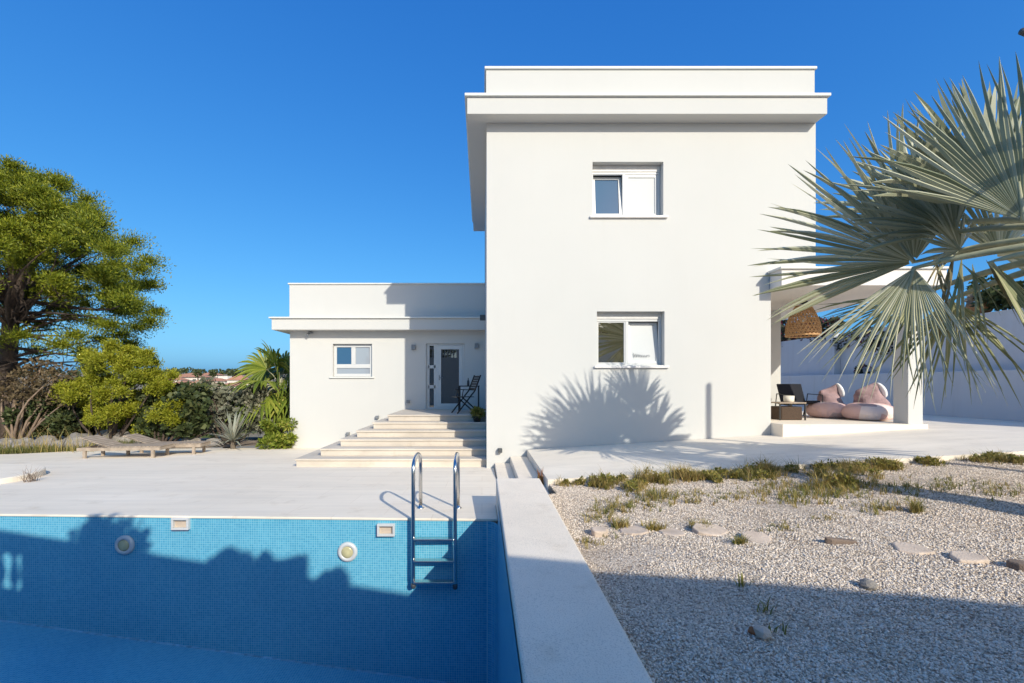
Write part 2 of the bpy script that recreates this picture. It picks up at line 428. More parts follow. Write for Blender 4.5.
# ================================================================== SWIMMING POOL
pool = thing('swimming_pool', 'empty swimming pool lined with small blue mosaic tiles', 'swimming pool', (-4, 3.5, -3.2))
fz = lambda x: -2.93 - .112*(x+5.77)
pxl, pyn, pxr = -8.2, 1.55, .18
m = MB(); ye = pool_y
# back wall with rounded right corner
def ztop(x, y): return dz(x, y)-.004
x_c = .18-.16
m.add([(pxl, ye(pxl)+.012, fz(pxl)-.1), (x_c, ye(x_c)+.012, fz(x_c)-.1), (x_c, ye(x_c)+.012, dz(0, 5.4)-.03), (pxl, ye(pxl)+.012, dz(0, 5.7)-.03)], [(0,1,2,3)])
obj('back_wall', m, 'mosaic_xz', pool)
m = MB(); prev = None
pts = []
for k in range(9):
    a = math.pi/2*(1-k/8); pts.append((x_c+.16*math.cos(a), ye(x_c)+.012-.16+.16*math.sin(a)))
pts.append((.18, pyn))
for (xa, ya), (xb, yb) in zip(pts, pts[1:]):
    zt_ = -1.615 if yb > 3 else -1.365
    m.add([(xa, ya, fz(.1)-.1), (xb, yb, fz(.1)-.1), (xb, yb, zt_), (xa, ya, zt_)], [(0,1,2,3)])
# rounded corner stops under the deck edge
obj('side_wall', m, 'mosaic_yz', pool)
m = MB()
m.add([(pxl, pyn, fz(pxl)), (pxr, pyn, fz(pxr)), (pxr, ye(pxr)+.02, fz(pxr)), (pxl, ye(pxl)+.02, fz(pxl))], [(0,1,2,3)])
obj('pool_floor', m, 'mosaic_xy', pool)
m = MB()
m.add([(pxl, pyn, -3.0), (pxl, ye(pxl), -3.0), (pxl, ye(pxl), -1.45), (pxl, pyn, -1.45)], [(0,1,2,3)])
obj('side_wall', m, 'mosaic_yz', pool)
m = MB()
m.add([(pxl, pyn, -3.8), (pxr, pyn, -3.8), (pxr, pyn, -1.45), (pxl, pyn, -1.45)], [(0,1,2,3)])
obj('front_wall', m, 'mosaic_xz', pool)
# pale line of grout where floor meets the back wall
m = MB()
m.prism([(pxl, ye(pxl)-.014), (pxr-.1, ye(pxr-.1)-.014), (pxr-.1, ye(pxr-.1)+.013), (pxl, ye(pxl)+.013)], lambda x, y: fz(x)+.006, lambda x, y: fz(x)-.02)
obj('grout_line', m, simple('pale_grout', (.24,.44,.56), .8, 0, .3, 12), pool)
def skimmer(px, py):
    c = P(px, py, 5.5); y = ye(c.x)+.012; w, h = .105, .072
    b = MB(); b.box(c.x-w, c.x+w, y-.05, y+.004, c.z-h, c.z-h+.026); b.box(c.x-w, c.x+w, y-.05, y+.004, c.z+h-.026, c.z+h)
    b.box(c.x-w, c.x-w+.026, y-.049, y+.003, c.z-h+.026, c.z+h-.026); b.box(c.x+w-.026, c.x+w, y-.049, y+.003, c.z-h+.026, c.z+h-.026)
    o = obj('skimmer', b, 'pvc', pool, bevel=.004)
    b = MB(); b.box(c.x-w+.026, c.x+w-.026, y-.008, y+.002, c.z-h+.026, c.z+h-.026)
    obj('flap', b, simple('tan_flap', (.52,.42,.33), .7), o)
    b = MB(); b.add([(c.x-.02, y-.010, c.z+h-.028), (c.x+w-.027, y-.010, c.z-.012), (c.x+w-.027, y-.010, c.z+h-.028)], [(0,1,2)])
skimmer(181, 523.5); skimmer(388, 527)
def pool_light(px, py):
    c = P(px, py, 5.5); y = ye(c.x)+.012
    b = MB(); b.lathe((c.x, y, c.z), [(.118, 0), (.118, .018), (.108, .034), (.075, .040), (.070, .028), (.0, .028)], 28, (0,-1,0))
    o = obj('pool_light', b, 'pvc', pool, smooth=True)
    b = MB(); b.lathe((c.x, y-.026, c.z), [(.069, 0), (.069, .006), (.05, .014), (.0, .017)], 28, (0,-1,0))
    obj('lens', b, 'light_lens', o, smooth=True)
pool_light(122.5, 546); pool_light(349.5, 549.5)

# coping wall -----------------------------------------------------------------------
def cz(x, y): return -1.335 + .017*(y-1.98)
m = MB()
m.prism([(.187, -2.5), (.768, -2.5), (.775, 6.12), (.187, 6.12)], cz, lambda x, y: -2.0)
tag(obj('coping_wall', m, 'coping', bevel=.018, seg=3), 'long low wall with broad pale stone top between pool and gravel', 'wall')

# small side steps --------------------------------------------------------------------
st = thing('garden_steps', 'two low stone steps in the corner between pool deck and terrace', 'steps', (.6, 8, -1.8))
m = MB(); m.box(.275, .60, 6.14, 9.79, -2.1, -1.70); obj('step', m, 'coping', st, bevel=.01)
m = MB(); m.box(.602, .966, 6.14, 9.79, -2.1, -1.56); obj('step', m, 'coping', st, bevel=.01)

# pool ladder -------------------------------------------------------------------------------
lad = thing('pool_ladder', 'stainless steel pool ladder with two arched handrails and three treads', 'ladder', (-.56, 5.35, -1.6))
for x in (-.80, -.312):
    yl = pool_y(x)-.10; yb = 5.93; zt = -1.0
    pts = [(x, yl+.03, -2.36), (x, yl+.012, -2.32), (x, yl, -2.26), (x, yl, -1.5), (x, yl, zt-.05)]
    cx, rr = (yl+yb-.02)/2, (yb-.02-yl)/2
    for k in range(1, 12):
        a = math.pi*(1-k/12); pts.append((x, cx+rr*math.cos(a), zt+rr*.42*math.sin(a)))
    pts += [(x, yb-.01, zt-.05), (x, yb, dz(x, yb)+.0)]
    m = MB(); m.tube(pts, .0235, 14); h = obj('handrail', m, 'steel', lad, smooth=True)
    m = MB(); m.lathe((x, yb, dz(x, yb)-.004), [(.05, 0), (.05, .012), (.032, .022), (.024, .045)], 18); obj('flange', m, 'steel', h, smooth=True)
    m = MB(); m.lathe((x, yl+.01, -2.345), [(.026, -.03), (.03, -.015), (.03, .02), (.022, .03)], 14, (0,-.4,1)); obj('end_cap', m, 'grey_dark', h, smooth=True)
for z in (-1.80, -2.05, -2.295):
    m = MB(); yl = pool_y(-.56)-.10
    m.box(-.79, -.322, yl-.045, yl+.045, z-.014, z+.012); obj('tread', m, 'steel', lad, bevel=.006)

# ================================================================== HOUSE
house = thing('house', 'white flat roofed villa of two storeys with a lower side wing', 'house', (3.5, 12, -1.8))
def panel(mb, x0, x1, z0, z1, holes, y0, y1):
    xs = sorted({x0, x1, *[h[0] for h in holes], *[h[1] for h in holes]}); zs = sorted({z0, z1, *[h[2] for h in holes], *[h[3] for h in holes]})
    def solid(i, j):
        if not (0 <= i < len(xs)-1 and 0 <= j < len(zs)-1): return False
        cx, c = (xs[i]+xs[i+1])/2, (zs[j]+zs[j+1])/2
        return not any(h[0] < cx < h[1] and h[2] < c < h[3] for h in holes)
    for i in range(len(xs)-1):
        for j in range(len(zs)-1):
            if not solid(i, j): continue
            a, b, c, d = xs[i], xs[i+1], zs[j], zs[j+1]
            mb.add([(a,y0,c),(b,y0,c),(b,y0,d),(a,y0,d)], [(0,1,2,3)]); mb.add([(a,y1,c),(b,y1,c),(b,y1,d),(a,y1,d)], [(3,2,1,0)])
            if not solid(i-1, j): mb.add([(a,y0,c),(a,y0,d),(a,y1,d),(a,y1,c)], [(0,1,2,3)])
            if not solid(i+1, j): mb.add([(b,y0,c),(b,y0,d),(b,y1,d),(b,y1,c)], [(3,2,1,0)])
            if not solid(i, j-1): mb.add([(a,y0,c),(b,y0,c),(b,y1,c),(a,y1,c)], [(3,2,1,0)])
            if not solid(i, j+1): mb.add([(a,y0,d),(b,y0,d),(b,y1,d),(a,y1,d)], [(0,1,2,3)])
D, DW = 9.8, 14.5
W1 = (2.38, 3.905, 3.62, 4.785); W2 = (2.475, 3.93, .395, 1.565)
XL, XR, XG = .10, 7.185, 6.22
m = MB(); panel(m, XL, XR, -2.3, 5.70, [W1, W2, (XG, XR, -2.3, 2.40)], D, D+.30)
m.box(XL, XL+.3, D+.301, 16.4, -2.6, 5.70)                        # left flank
m.box(XR-.3, XR, D+.301, 16.4, 2.40, 5.70)                        # right flank above the covered terrace
m.box(XG-.3, XG, D+.301, 16.4, -2.3, 2.40)                        # right flank beside the covered terrace
m.box(XL+.3, XR-.3, 16.1, 16.4, -2.3, 5.70)
m.box(XL+.3, XG-.3, D+.301, 16.1, -1.6, -1.4)
m.box(XG-.3, XR-.3, D+.301, 16.1, 2.405, 2.6)
obj('main_wall', m, 'wall', house)
# roof cornice of the main block
m = MB(); m.box(-.31, XR+.001, 9.47, 16.75, 5.62, 5.97)
obj('cornice', m, 'wall', house, bevel=.008)
m = MB(); m.box(-.362, XR+.05, 9.42, 16.8, 5.972, 6.035); obj('cornice_cap', m, 'cap', house, bevel=.012)
m = MB(); m.box(.09, XR-.03, 9.79, 16.2, 6.036, 6.76); obj('parapet', m, 'wall', house)
m = MB(); m.box(.055, XR+.005, 9.755, 16.24, 6.762, 6.82); obj('parapet_cap', m, 'cap', house, bevel=.01)

# side wing
WW = (-4.755, -3.505, .235, 1.28); DOOR = (-1.785, -.56, -.80, 1.287)
WX = -6.12
m = MB(); panel(m, WX, XL-.002, -2.4, 1.76, [WW, DOOR], DW, DW+.28)
m.box(WX, WX+.28, DW+.281, 20.5, -2.4, 1.76); m.box(WX+.28, XL-.002, 20.2, 20.5, -2.4, 1.76)
obj('wing_wall', m, 'wall', house)
m = MB(); m.box(-6.53, XL-.003, 14.12, 20.9, 1.685, 2.03); obj('wing_cornice', m, 'wall', house, bevel=.008)
m = MB(); m.box(-6.60, XL-.004, 14.06, 20.95, 2.032, 2.08); obj('wing_cornice_cap', m, 'cap', house, bevel=.01)
m = MB(); m.box(WX-.01, XL-.004, DW-.01, 20.5, 2.081, 3.165); obj('wing_parapet', m, 'wall', house)
m = MB(); m.box(WX-.05, XL-.005, DW-.05, 20.55, 3.167, 3.215); obj('wing_parapet_cap', m, 'cap', house, bevel=.01)

def frame(mb, x0, x1, z0, z1, y0, y1, w):
    mb.box(x0, x1, y0, y1, z0, z0+w); mb.box(x0, x1, y0, y1, z1-w, z1); mb.box(x0, x0+w, y0, y1, z0+w, z1-w); mb.box(x1-w, x1, y0, y1, z0+w, z1-w)
def tilt(mb, x, zb, ang, yb):
    """lean a sash inwards about its lower edge"""
    c, s = math.cos(ang), math.sin(ang)
    mb.v = [(p[0], yb+(p[1]-yb)*c+(p[2]-zb)*s, zb+(p[2]-zb)*c-(p[1]-yb)*s) for p in mb.v]; return mb
def room(x0, x1, z0, z1, y, parent, name='room_shade_sheet'):  # black sheet standing in for the unlit room behind the panes
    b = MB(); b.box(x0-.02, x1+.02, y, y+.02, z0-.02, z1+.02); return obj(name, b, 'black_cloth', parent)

# upper window: left sash tilted open, right sash with a white blind
def main_window(W, left_open):
    x0, x1, z0, z1 = W; y = D+.17
    b = MB(); frame(b, x0+.004, x1-.004, z0+.004, z1-.145, y, y+.07, .05); xm = (x0+x1)/2-.03
    b.box(xm-.035, xm+.035, y+.002, y+.068, z0+.054, z1-.195)
    w = obj('window', b, 'pvc', house, bevel=.006)
    b = MB(); b.box(x0+.003, x1-.003, y-.015, y+.075, z1-.143, z1-.002); obj('shutter_box', b, simple('shutter_box_grey', (.60,.58,.55), .5), w, bevel=.006)
    b = MB(); b.box(x0+.006, x1-.006, D+.02, y-.02, z0+.001, z0+.012); obj('sill_board', b, 'cap', w)
    b = MB(); b.box(x0-.06, x1+.085, D-.055, D-.001, z0-.052, z0-.004); obj('sill', b, simple('white_sill', (.76,.72,.68), .6), w, bevel=.008)
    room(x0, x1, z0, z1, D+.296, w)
    zt = z1-.195; zb = z0+.054
    def sash(a, c, lean, glass, yy, fw=.055):
        f = MB(); frame(f, a+.003, c-.003, zb+.003, zt-.003, yy, yy+.05, fw)
        if lean: tilt(f, 0, zb, lean, yy)
        o = obj('sash', f, 'pvc', w)
        g = MB(); g.box(a+fw, c-fw, yy+.02, yy+.03, zb+fw, zt-fw)
        if lean: tilt(g, 0, zb, lean, yy)
        obj('glass', g, glass, w)
    la, lc, ra, rc = x0+.054, xm-.036, xm+.036, x1-.054
    if left_open:
        sash(la, lc, .11, 'glass_sky', y+.012, .06); sash(ra, rc, 0, 'blind', y+.012)
    else:
        sash(la, lc, 0, 'glass_green', y+.012, .02); sash(ra, rc, .11, 'blind', y+.012)
        # grey lettering sticker on the white pane
        d = MB(); zz = zb+.13
        path = []
        xx = ra+.12
        strokes = []
        for k in range(6):
            strokes.append([(xx+k*.052, zz+.10-.012*k), (xx+k*.052+.018, zz+.01), (xx+k*.052+.034, zz+.075-.004*k)])
        for s_ in strokes: 
            q = [(a, y+.009+.11*(zq-zb), zq) for a, zq in s_]
            d.tube(q, .006, 6)
        q = [(xx+.30, y+.009+.11*(.13), zz+.05), (xx+.34, y+.009+.11*.15, zz+.06), (xx+.35, y+.009+.11*.13, zz+.02)]
        d.tube(q, .005, 6)
        obj('sticker', d, 'decal', w)
    return w
main_window(W1, True); main_window(W2, False)

# wing window
x0, x1, z0, z1 = WW; y = DW+.10
b = MB(); frame(b, x0+.004, x1-.004, z0+.004, z1-.01, y, y+.08, .09); xm = (x0+x1)/2+.0
b.box(xm-.065, xm+.065, y+.002, y+.078, z0+.40, z1-.10); b.box(x0+.094, x1-.094, y+.003, y+.077, z0+.275, z0+.40)
w = obj('window', b, 'pvc', house, bevel=.008)
b = MB(); b.box(x0+.08, xm-.05, y+.03, y+.04, z0+.39, z1-.09); obj('glass', b, 'glass_sky', w)
b = MB(); b.box(xm+.05, x1-.08, y+.03, y+.04, z0+.39, z1-.09); obj('glass', b, 'glass_pale', w)
b = MB(); b.box(x0+.08, x1-.08, y+.03, y+.04, z0+.08, z0+.29); obj('glass', b, 'glass_pale', w)
b = MB(); b.box(x0-.10, x1+.08, DW-.05, DW-.001, z0-.05, z0-.004); obj('sill', b, 'cap', w, bevel=.008)

# entrance door
x0, x1, z0, z1 = DOOR; y = DW+.06
b = MB(); frame(b, x0+.004, x1-.004, z0+.002, z1-.006, y, y+.08, .055); b.box(x0+.30, x0+.36, y+.002, y+.078, z0+.057, z1-.061)
b.box(x0+.06, x0+.30, y+.003, y+.07, z0+.66, z0+.76); b.box(x0+.06, x0+.30, y+.003, y+.07, z0+1.30, z0+1.40)
b.box(x0+.06, x0+.105, y+.003, y+.07, z0+.057, z1-.061); b.box(x0+.245, x0+.30, y+.003, y+.07, z0+.057, z1-.061)
door = obj('entrance_door', b, 'pvc', house, bevel=.006)
b = MB(); frame(b, x0+.362, x1-.06, z0+.06, z1-.064, y-.012, y+.05, .115); obj('door_leaf', b, 'pvc', door, bevel=.006)
b = MB(); b.box(x0+.47, x1-.17, y+.02, y+.03, z0+.17, z1-.17); obj('glass', b, 'glass_dark', door)
b = MB(); b.box(x0+.09, x0+.26, y+.03, y+.04, z0+.05, z1-.05); obj('side_glass', b, 'glass_dark', door)
b = MB(); b.tube([(x0+.42, y-.012, z0+1.0), (x0+.42, y-.06, z0+1.0), (x0+.53, y-.06, z0+1.0)], .011, 8); b.box(x0+.405, x0+.435, y-.018, y-.010, z0+.92, z0+1.08); obj('handle', b, 'grey_mid', door)

# lamps, camera and socket on the walls
def wall_lamp(px, py, Y, name='wall_lamp', w=.062, h=.075, mat='grey_mid'):
    c = P(px, py, Y); b = MB(); b.box(c.x-w, c.x+w, Y-.11, Y-.001, c.z-h, c.z+h)
    return obj(name, b, mat, house, bevel=.008)
wall_lamp(413.8, 347.3, DW); wall_lamp(476.6, 346, DW)
for q in ((348.4, 433.5), (377.6, 417), (408.2, 401.5)): wall_lamp(q[0], q[1], DW, 'step_light', .05, .045)
wall_lamp(500, 450, D, 'socket', .045, .045, 'grey_dark')
b = MB(); b.box(-.06, XL-.001, 13.0, 13.13, 1.83, 1.98); obj('wall_lamp', b, 'grey_dark', house, bevel=.008)
c = P(310, 331.5, 14.45)
b = MB(); b.lathe(c, [(.05, -.05), (.055, -.02), (.05, 0)], 12); b.tube([c+Vector((0,-.02,-.05)), c+Vector((-.05,-.14,-.12))], .035, 10); b.tube([c+Vector((.06,-.02,-.03)), c+Vector((.13,-.10,-.05))], .022, 8)
obj('security_camera', b, 'grey_mid', house)
# covered terrace: slab, pillar, inner wall, floor
m = MB(); m.box(6.19, 9.6, 9.40, 9.79, 2.04, 2.37); m.box(XG+.004, 9.6, 9.79, 14.9, 2.042, 2.37)
obj('canopy_slab', m, 'soffit', house)
m = MB(); m.box(6.14, 9.65, 9.35, 9.785, 2.372, 2.42); m.box(XR+.004, 9.65, 9.785, 14.95, 2.372, 2.42); obj('canopy_cap', m, 'cap', house, bevel=.01)
m = MB(); m.box(8.895, 9.205, 9.50, 9.85, -1.0, 2.04); obj('pillar', m, 'wall', house, bevel=.01)
m = MB(); m.box(XG+.003, 8.27, 12.6, 12.85, -1.0, 2.04); obj('inner_wall', m, 'wall', house)
m = MB(); m.box(XG+.003, 9.24, 9.42, 16.2, -1.15, -.835); obj('covered_floor', m, 'deck', house, bevel=.012)
c = P(806, 301.5, 11.2)

# entrance stairs -----------------------------------------------------------------------------------
stairs = thing('entrance_stairs', 'broad pale stone stairs climbing to the glazed entrance door', 'stairs', (-1.8, 11, -1.85))
XLft = [-2.50, -2.80, -3.11, -3.39, -3.72, -4.12]; YF = [12.0, 11.6, 11.2, 10.8, 10.4, 10.0]
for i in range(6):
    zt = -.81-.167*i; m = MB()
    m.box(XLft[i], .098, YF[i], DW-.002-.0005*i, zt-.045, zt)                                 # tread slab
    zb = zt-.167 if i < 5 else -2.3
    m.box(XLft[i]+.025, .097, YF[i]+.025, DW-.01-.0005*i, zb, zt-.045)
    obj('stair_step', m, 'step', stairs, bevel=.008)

# ================================================================== GARDEN WALL RIGHT
gw = thing('garden_wall', 'tall grey white garden wall with a stepped ledge beyond the terrace', 'wall', (13.6, 14, -1))
m = MB(); m.box(13.3, 13.78, 6.0, 36, -1.3, .36); obj('lower_wall', m, 'wall2', gw, bevel=.015)
m = MB(); m.box(13.79, 14.1, 6.0, 36, -1.3, 1.95); m.box(13.55, 13.785, 17.5, 17.9, .362, 1.95); obj('upper_wall', m, 'wall2', gw)
m = MB(); m.box(6.3, 13.29, 22.5, 22.8, -1.2, 2.2); obj('end_wall', m, 'wall2', gw)

# ================================================================== COVERED TERRACE FURNITURE
def wicker_lamp(c, r, h, label):
    t = thing('wicker_lamp', label, 'pendant lamp', (c.x, c.y, 2.04))
    prof = []
    for k in range(10):
        u = k/9; prof.append((r*(.42+.58*math.sin(min(1, u*1.15)*math.pi/2)**.9), -h*u))
    # woven cage: crossing spiral canes and hoops
    m = MB(); nsp = 26
    def at(u, a):
        rr = r*(.36+.64*math.sin(min(1, .08+u*1.05)*math.pi/2)); return Vector((c.x+rr*math.cos(a), c.y+rr*math.sin(a), c.z-h*u))
    for k in range(nsp):
        for sg in (1, -1):
            m.tube([at(u/9, 2*math.pi*k/nsp+sg*u/9*1.1) for u in range(10)], .011, 5)
    for u in (0, .12, .28, .44, .6, .74, .88, 1.0): m.tube([at(u, 2*math.pi*k/24) for k in range(25)], .011 if u < 1 else .018, 5)
    obj('lamp_shade', m, 'cane', t)
    m = MB()
    m.lathe((c.x, c.y, c.z-h*.45), [(.05, -.06), (.075, 0), (.05, .07), (.02, .12)], 12); obj('bulb', m, 'pvc', t, smooth=True)
    m = MB(); m.tube([(c.x, c.y, c.z-h*.35), (c.x, c.y, 2.0)], .012, 6); m.lathe((c.x, c.y, 1.955), [(.10, 0), (.10, .06), (.06, .083)], 14); obj('cord', m, 'black', t)
    return t
wicker_lamp(Vector((7.83, 11.1, 1.90)), .36, .72, 'bell shaped woven cane lamp hanging under the canopy beside the facade')
pl = thing('planter', 'round brown planter with pale flowers on top of the garden wall', 'planter', (13.95, 12.75, 1.95))
m = MB(); m.lathe((13.95, 12.75, 1.951), [(.16, 0), (.24, .08), (.29, .22), (.28, .30), (.25, .30), (.22, .2), (0, .2)], 20); obj('pot', m, 'basket', pl, smooth=True)

FZ = -.835
def loft(rings, n=20):
    m = MB(); 
    for (z, cx, cy, rx, ry, p) in rings:
        for k in range(n):
            a = 2*math.pi*k/n; c, s = math.cos(a), math.sin(a)
            m.v.append((cx+rx*math.copysign(abs(c)**p, c), cy+ry*math.copysign(abs(s)**p, s), z))
    for i in range(len(rings)-1):
        for k in range(n): m.f.append((i*n+k, i*n+(k+1) % n, (i+1)*n+(k+1) % n, (i+1)*n+k))
    m.f.append(tuple(range(n-1, -1, -1))); m.f.append(tuple((len(rings)-1)*n+k for k in range(n))); return m
def crumple(m, amp, sd):
    rr = [random.Random(sd+i).uniform(0, 6) for i in range(6)]
    m.v = [(x+amp*math.sin(9*y+7*z+rr[0])*math.sin(5*x+rr[1]), y+amp*math.sin(8*x+6*z+rr[2]), z+amp*.8*math.sin(7*x+9*y+rr[3])*(1 if z > FZ+.06 else 0)) for x, y, z in m.v]; return m
def bean_bag(px, Y, label, w, sd):
    cx = (px-482)*Y/F; t = thing('bean_bag', label, 'bean bag', (cx, Y, FZ), 'bean bags on the covered terrace')
    s = loft([(FZ+.0, cx, Y, .36*w, .36, .8), (FZ+.04, cx, Y, .46*w, .44, .9), (FZ+.14, cx, Y, .53*w, .50, .95), (FZ+.25, cx, Y, .52*w, .48, .95), (FZ+.33, cx-.02, Y, .45*w, .40, .95), (FZ+.385, cx-.04, Y, .30*w, .26, 1), (FZ+.40, cx-.05, Y, .12*w, .1, 1)])
    so = obj('seat', crumple(s, .025, sd), 'pink', t, smooth=True)
    b = loft([(FZ+.03, cx+.18*w, Y+.16, .33*w, .34, .9), (FZ+.2, cx+.2*w, Y+.17, .36*w, .36, .9), (FZ+.36, cx+.2*w, Y+.17, .33*w, .31, .9), (FZ+.46, cx+.20*w, Y+.18, .27*w, .24, .85), (FZ+.53, cx+.16*w, Y+.19, .27*w, .20, .8), (FZ+.60, cx+.19*w, Y+.2, .23*w, .14, .85), (FZ+.66, cx+.15*w, Y+.2, .24*w, .11, .8), (FZ+.74, cx+.25*w, Y+.2, .15*w, .08, .9), (FZ+.80, cx+.31*w, Y+.2, .08*w, .05, 1), (FZ+.85, cx+.34*w, Y+.2, .03*w, .02, 1)])
    obj('backrest', crumple(b, .045, sd+3), 'mauve', t, smooth=True)
    g = loft([(FZ+.50, cx+.43*w, Y+.05, .03, .05, 1), (FZ+.6, cx+.44*w, Y+.06, .05, .08, 1), (FZ+.72, cx+.42*w, Y+.08, .055, .08, 1), (FZ+.82, cx+.38*w, Y+.12, .045, .06, 1), (FZ+.86, cx+.35*w, Y+.15, .02, .03, 1)], 12)
    obj('lining_flap', crumple(g, .015, sd+7), 'white_tag', t, smooth=True)
    for mo in t.children:
        sm = mo.modifiers.new('sub', 'SUBSURF'); sm.levels = 1; sm.render_levels = 2
bean_bag(829, 11.3, 'pink bean bag nearer to the black armchair, mauve back folded over', .88, 11)
bean_bag(868, 10.6, 'wider pink bean bag beside the white pillar with puffed pale seat', .98, 23)

# armchair
ax, ay = (798-482)*11.6/F, 11.6
arm = thing('armchair', 'low black metal armchair with dark sling back behind the side table', 'armchair', (ax, ay, FZ))
m = MB()
m.obox((ax-.0, ay+.27, FZ+.60), Vector((1,0,0)), Vector((0,.35,.94)).normalized(), Vector((0,-.94,.35)).normalized(), .315, .25, .02)
obj('backrest', m, 'black_cloth', arm, bevel=.012)
m = MB(); m.obox((ax, ay-.05, FZ+.36), Vector((1,0,0)), Vector((0,.98,-.12)).normalized(), Vector((0,.12,.98)).normalized(), .315, .30, .03); obj('seat', m, 'black_cloth', arm, bevel=.012)
for sx in (-1, 1):
    x = ax+sx*.40; m = MB()
    m.tube([(x, ay-.32, FZ), (x, ay-.30, FZ+.56), (x, ay+.22, FZ+.58), (x, ay+.26, FZ+.34), (x, ay-.27, FZ+.30)], .013, 8); m.tube([(x, ay+.26, FZ+.34), (x-sx*.03, ay+.34, FZ)], .013, 8)
    m.tube([(x, ay-.28, FZ+.33), (ax+sx*.3, ay-.28, FZ+.35)], .012, 8); m.tube([(x, ay+.25, FZ+.34), (ax+sx*.28, ay+.22, FZ+.36)], .012, 8)
    obj('arm_frame', m, 'black', arm, smooth=True)
# side table with basket and cup
tx, ty = (788-482)*10.7/F, 10.7
tb = thing('side_table', 'small dark side table with a pale top beside the house corner', 'table', (tx, ty, FZ))
m = MB(); m.box(tx-.36, tx+.26, ty-.25, ty+.25, FZ+.385, FZ+.41); obj('tabletop', m, 'wood_grey', tb, bevel=.005)
for sx in (-.34, .24):
    for sy in (-.23, .23):
        m = MB(); m.box(tx+sx-.013, tx+sx+.013, ty+sy-.013, ty+sy+.013, FZ, FZ+.384); obj('leg', m, 'black', tb)
m = MB(); m.box(tx-.29, tx+.2, ty-.2, ty+.2, FZ+.003, FZ+.31)
tag(obj('storage_basket', m, 'rattan_dark', loc=(tx, ty, FZ), bevel=.02), 'dark woven basket tucked under the side table', 'basket')
m = MB(); m.lathe((tx-.02, ty-.06, FZ+.411), [(.09, 0), (.105, .02), (.11, .15), (.10, .15), (.095, .03), (.0, .025)], 20)
tag(obj('flower_pot', m, 'cup', loc=(tx, ty, FZ+.41), smooth=True), 'small cream pot standing on the side table', 'pot')

# ================================================================== LANDING FURNITURE
LZ = -.81
lt = thing('bistro_table', 'small square black table on the landing by the entrance door', 'table', (-.38, 13.3, LZ))
m = MB(); m.box(-.68, -.07, 13.0, 13.6, LZ+.735, LZ+.765); obj('tabletop', m, 'black', lt, bevel=.006)
for sx in (-.66, -.10):
    for sy in (13.03, 13.57):
        m = MB(); m.box(sx-.02, sx+.02, sy-.02, sy+.02, LZ, LZ+.734); obj('leg', m, 'black', lt)
m = MB(); m.lathe((-.40, 13.2, LZ+.766), [(.035, 0), (.037, .12), (.015, .17), (.013, .22)], 12)
tag(obj('bottle', m, 'grey_dark', loc=(-.4, 13.2, LZ+.766), smooth=True), 'little dark bottle standing on the black bistro table', 'bottle')
cy = 12.75
ch = thing('folding_chair', 'black slatted folding chair with crossed legs beside the entrance door', 'chair', (-.4, cy, LZ))
for sy in (-.22, .22):
    m = MB(); m.bar((-.86, cy+sy, LZ), (-.10, cy+sy, LZ+1.02), .022, .03); obj('frame', m, 'black', ch) if False else None
    m = MB(); m.bar((-.80, cy+sy, LZ), (-.28, cy+sy, LZ+.62), .022, .034); m.bar((-.28, cy+sy, LZ+.62), (-.10, cy+sy, LZ+1.06), .022, .034); obj('back_leg', m, 'black', ch)
    m = MB(); m.bar((-.12, cy+sy*.9, LZ), (-.66, cy+sy*.9, LZ+.46), .022, .034); obj('front_leg', m, 'black', ch)
    m = MB(); m.bar((-.70, cy+sy, LZ+.66), (-.25, cy+sy, LZ+.64), .04, .02); m.bar((-.66, cy+sy, LZ+.45), (-.62, cy+sy, LZ+.65), .02, .02); obj('armrest', m, 'black', ch)
m = MB()
for k in range(7): m.box(-.80+k*.075, -.80+k*.075+.06, cy-.21, cy+.21, LZ+.445, LZ+.462)
obj('seat', m, 'black', ch)
m = MB()
for k in range(6):
    u = .12+k*.155; a = Vector((-.28, cy, LZ+.62)).lerp(Vector((-.10, cy, LZ+1.06)), u); m.obox(a, Vector((0,1,0)), Vector((.38,0,.92)), Vector((.92,0,-.38)), .22, .026, .008)
obj('backrest', m, 'black', ch); ch.rotation_euler = (0, 0, R(24))

# ------------------------------------------------------------------ foliage helpers
def leaf_cloud(centers, n, size, rg, shell=.55, up=.35, flat=.8, soft=False):
    """leaf quads spread through lumps; centers: list of (x,y,z,r)"""
    C = np.array(centers); tot = len(C)*n
    idx = np.repeat(np.arange(len(C)), n)
    d = rg.normal(size=(tot, 3)); d /= np.linalg.norm(d, axis=1, keepdims=True)
    rad = C[idx, 3]*(shell+(1-shell)*rg.random(tot)**.6)*(.8+.4*rg.random(tot))
    if soft: rad = C[idx, 3]*np.minimum(np.abs(rg.normal(size=tot))*.6, 1.05+.25*rg.random(tot))
    pos = C[idx, :3]+d*rad[:, None]*np.array([1, 1, flat])
    t = d*.8+rg.normal(size=(tot, 3))*.55; t[:, 2] += up; t /= np.linalg.norm(t, axis=1, keepdims=True)
    b = np.cross(t, rg.normal(size=(tot, 3))); b /= np.linalg.norm(b, axis=1, keepdims=True)
    l = size[0]*(.6+.8*rg.random(tot))[:, None]; w = size[1]*(.6+.8*rg.random(tot))[:, None]
    v = np.stack([pos-b*w*.5, pos+t*l*.45+b*w*.1-b*w, pos+t*l, pos+t*l*.5+b*w], 1)
    return v.reshape(-1, 3), np.arange(tot*4).reshape(-1, 4)
def limb(m, a, b, r0, r1, bend=.1, rr=rnd, n=6):
    a, b = Vector(a), Vector(b); L_ = (b-a).length; off = Vector((rr.uniform(-1,1), rr.uniform(-1,1), rr.uniform(-.3,1)))*bend*L_
    pts = []; rs = []
    for i in range(n):
        u = i/(n-1); pts.append(a.lerp(b, u)+off*math.sin(u*math.pi)); rs.append(r0+(r1-r0)*u)
    m.tube(pts, rs, 8)
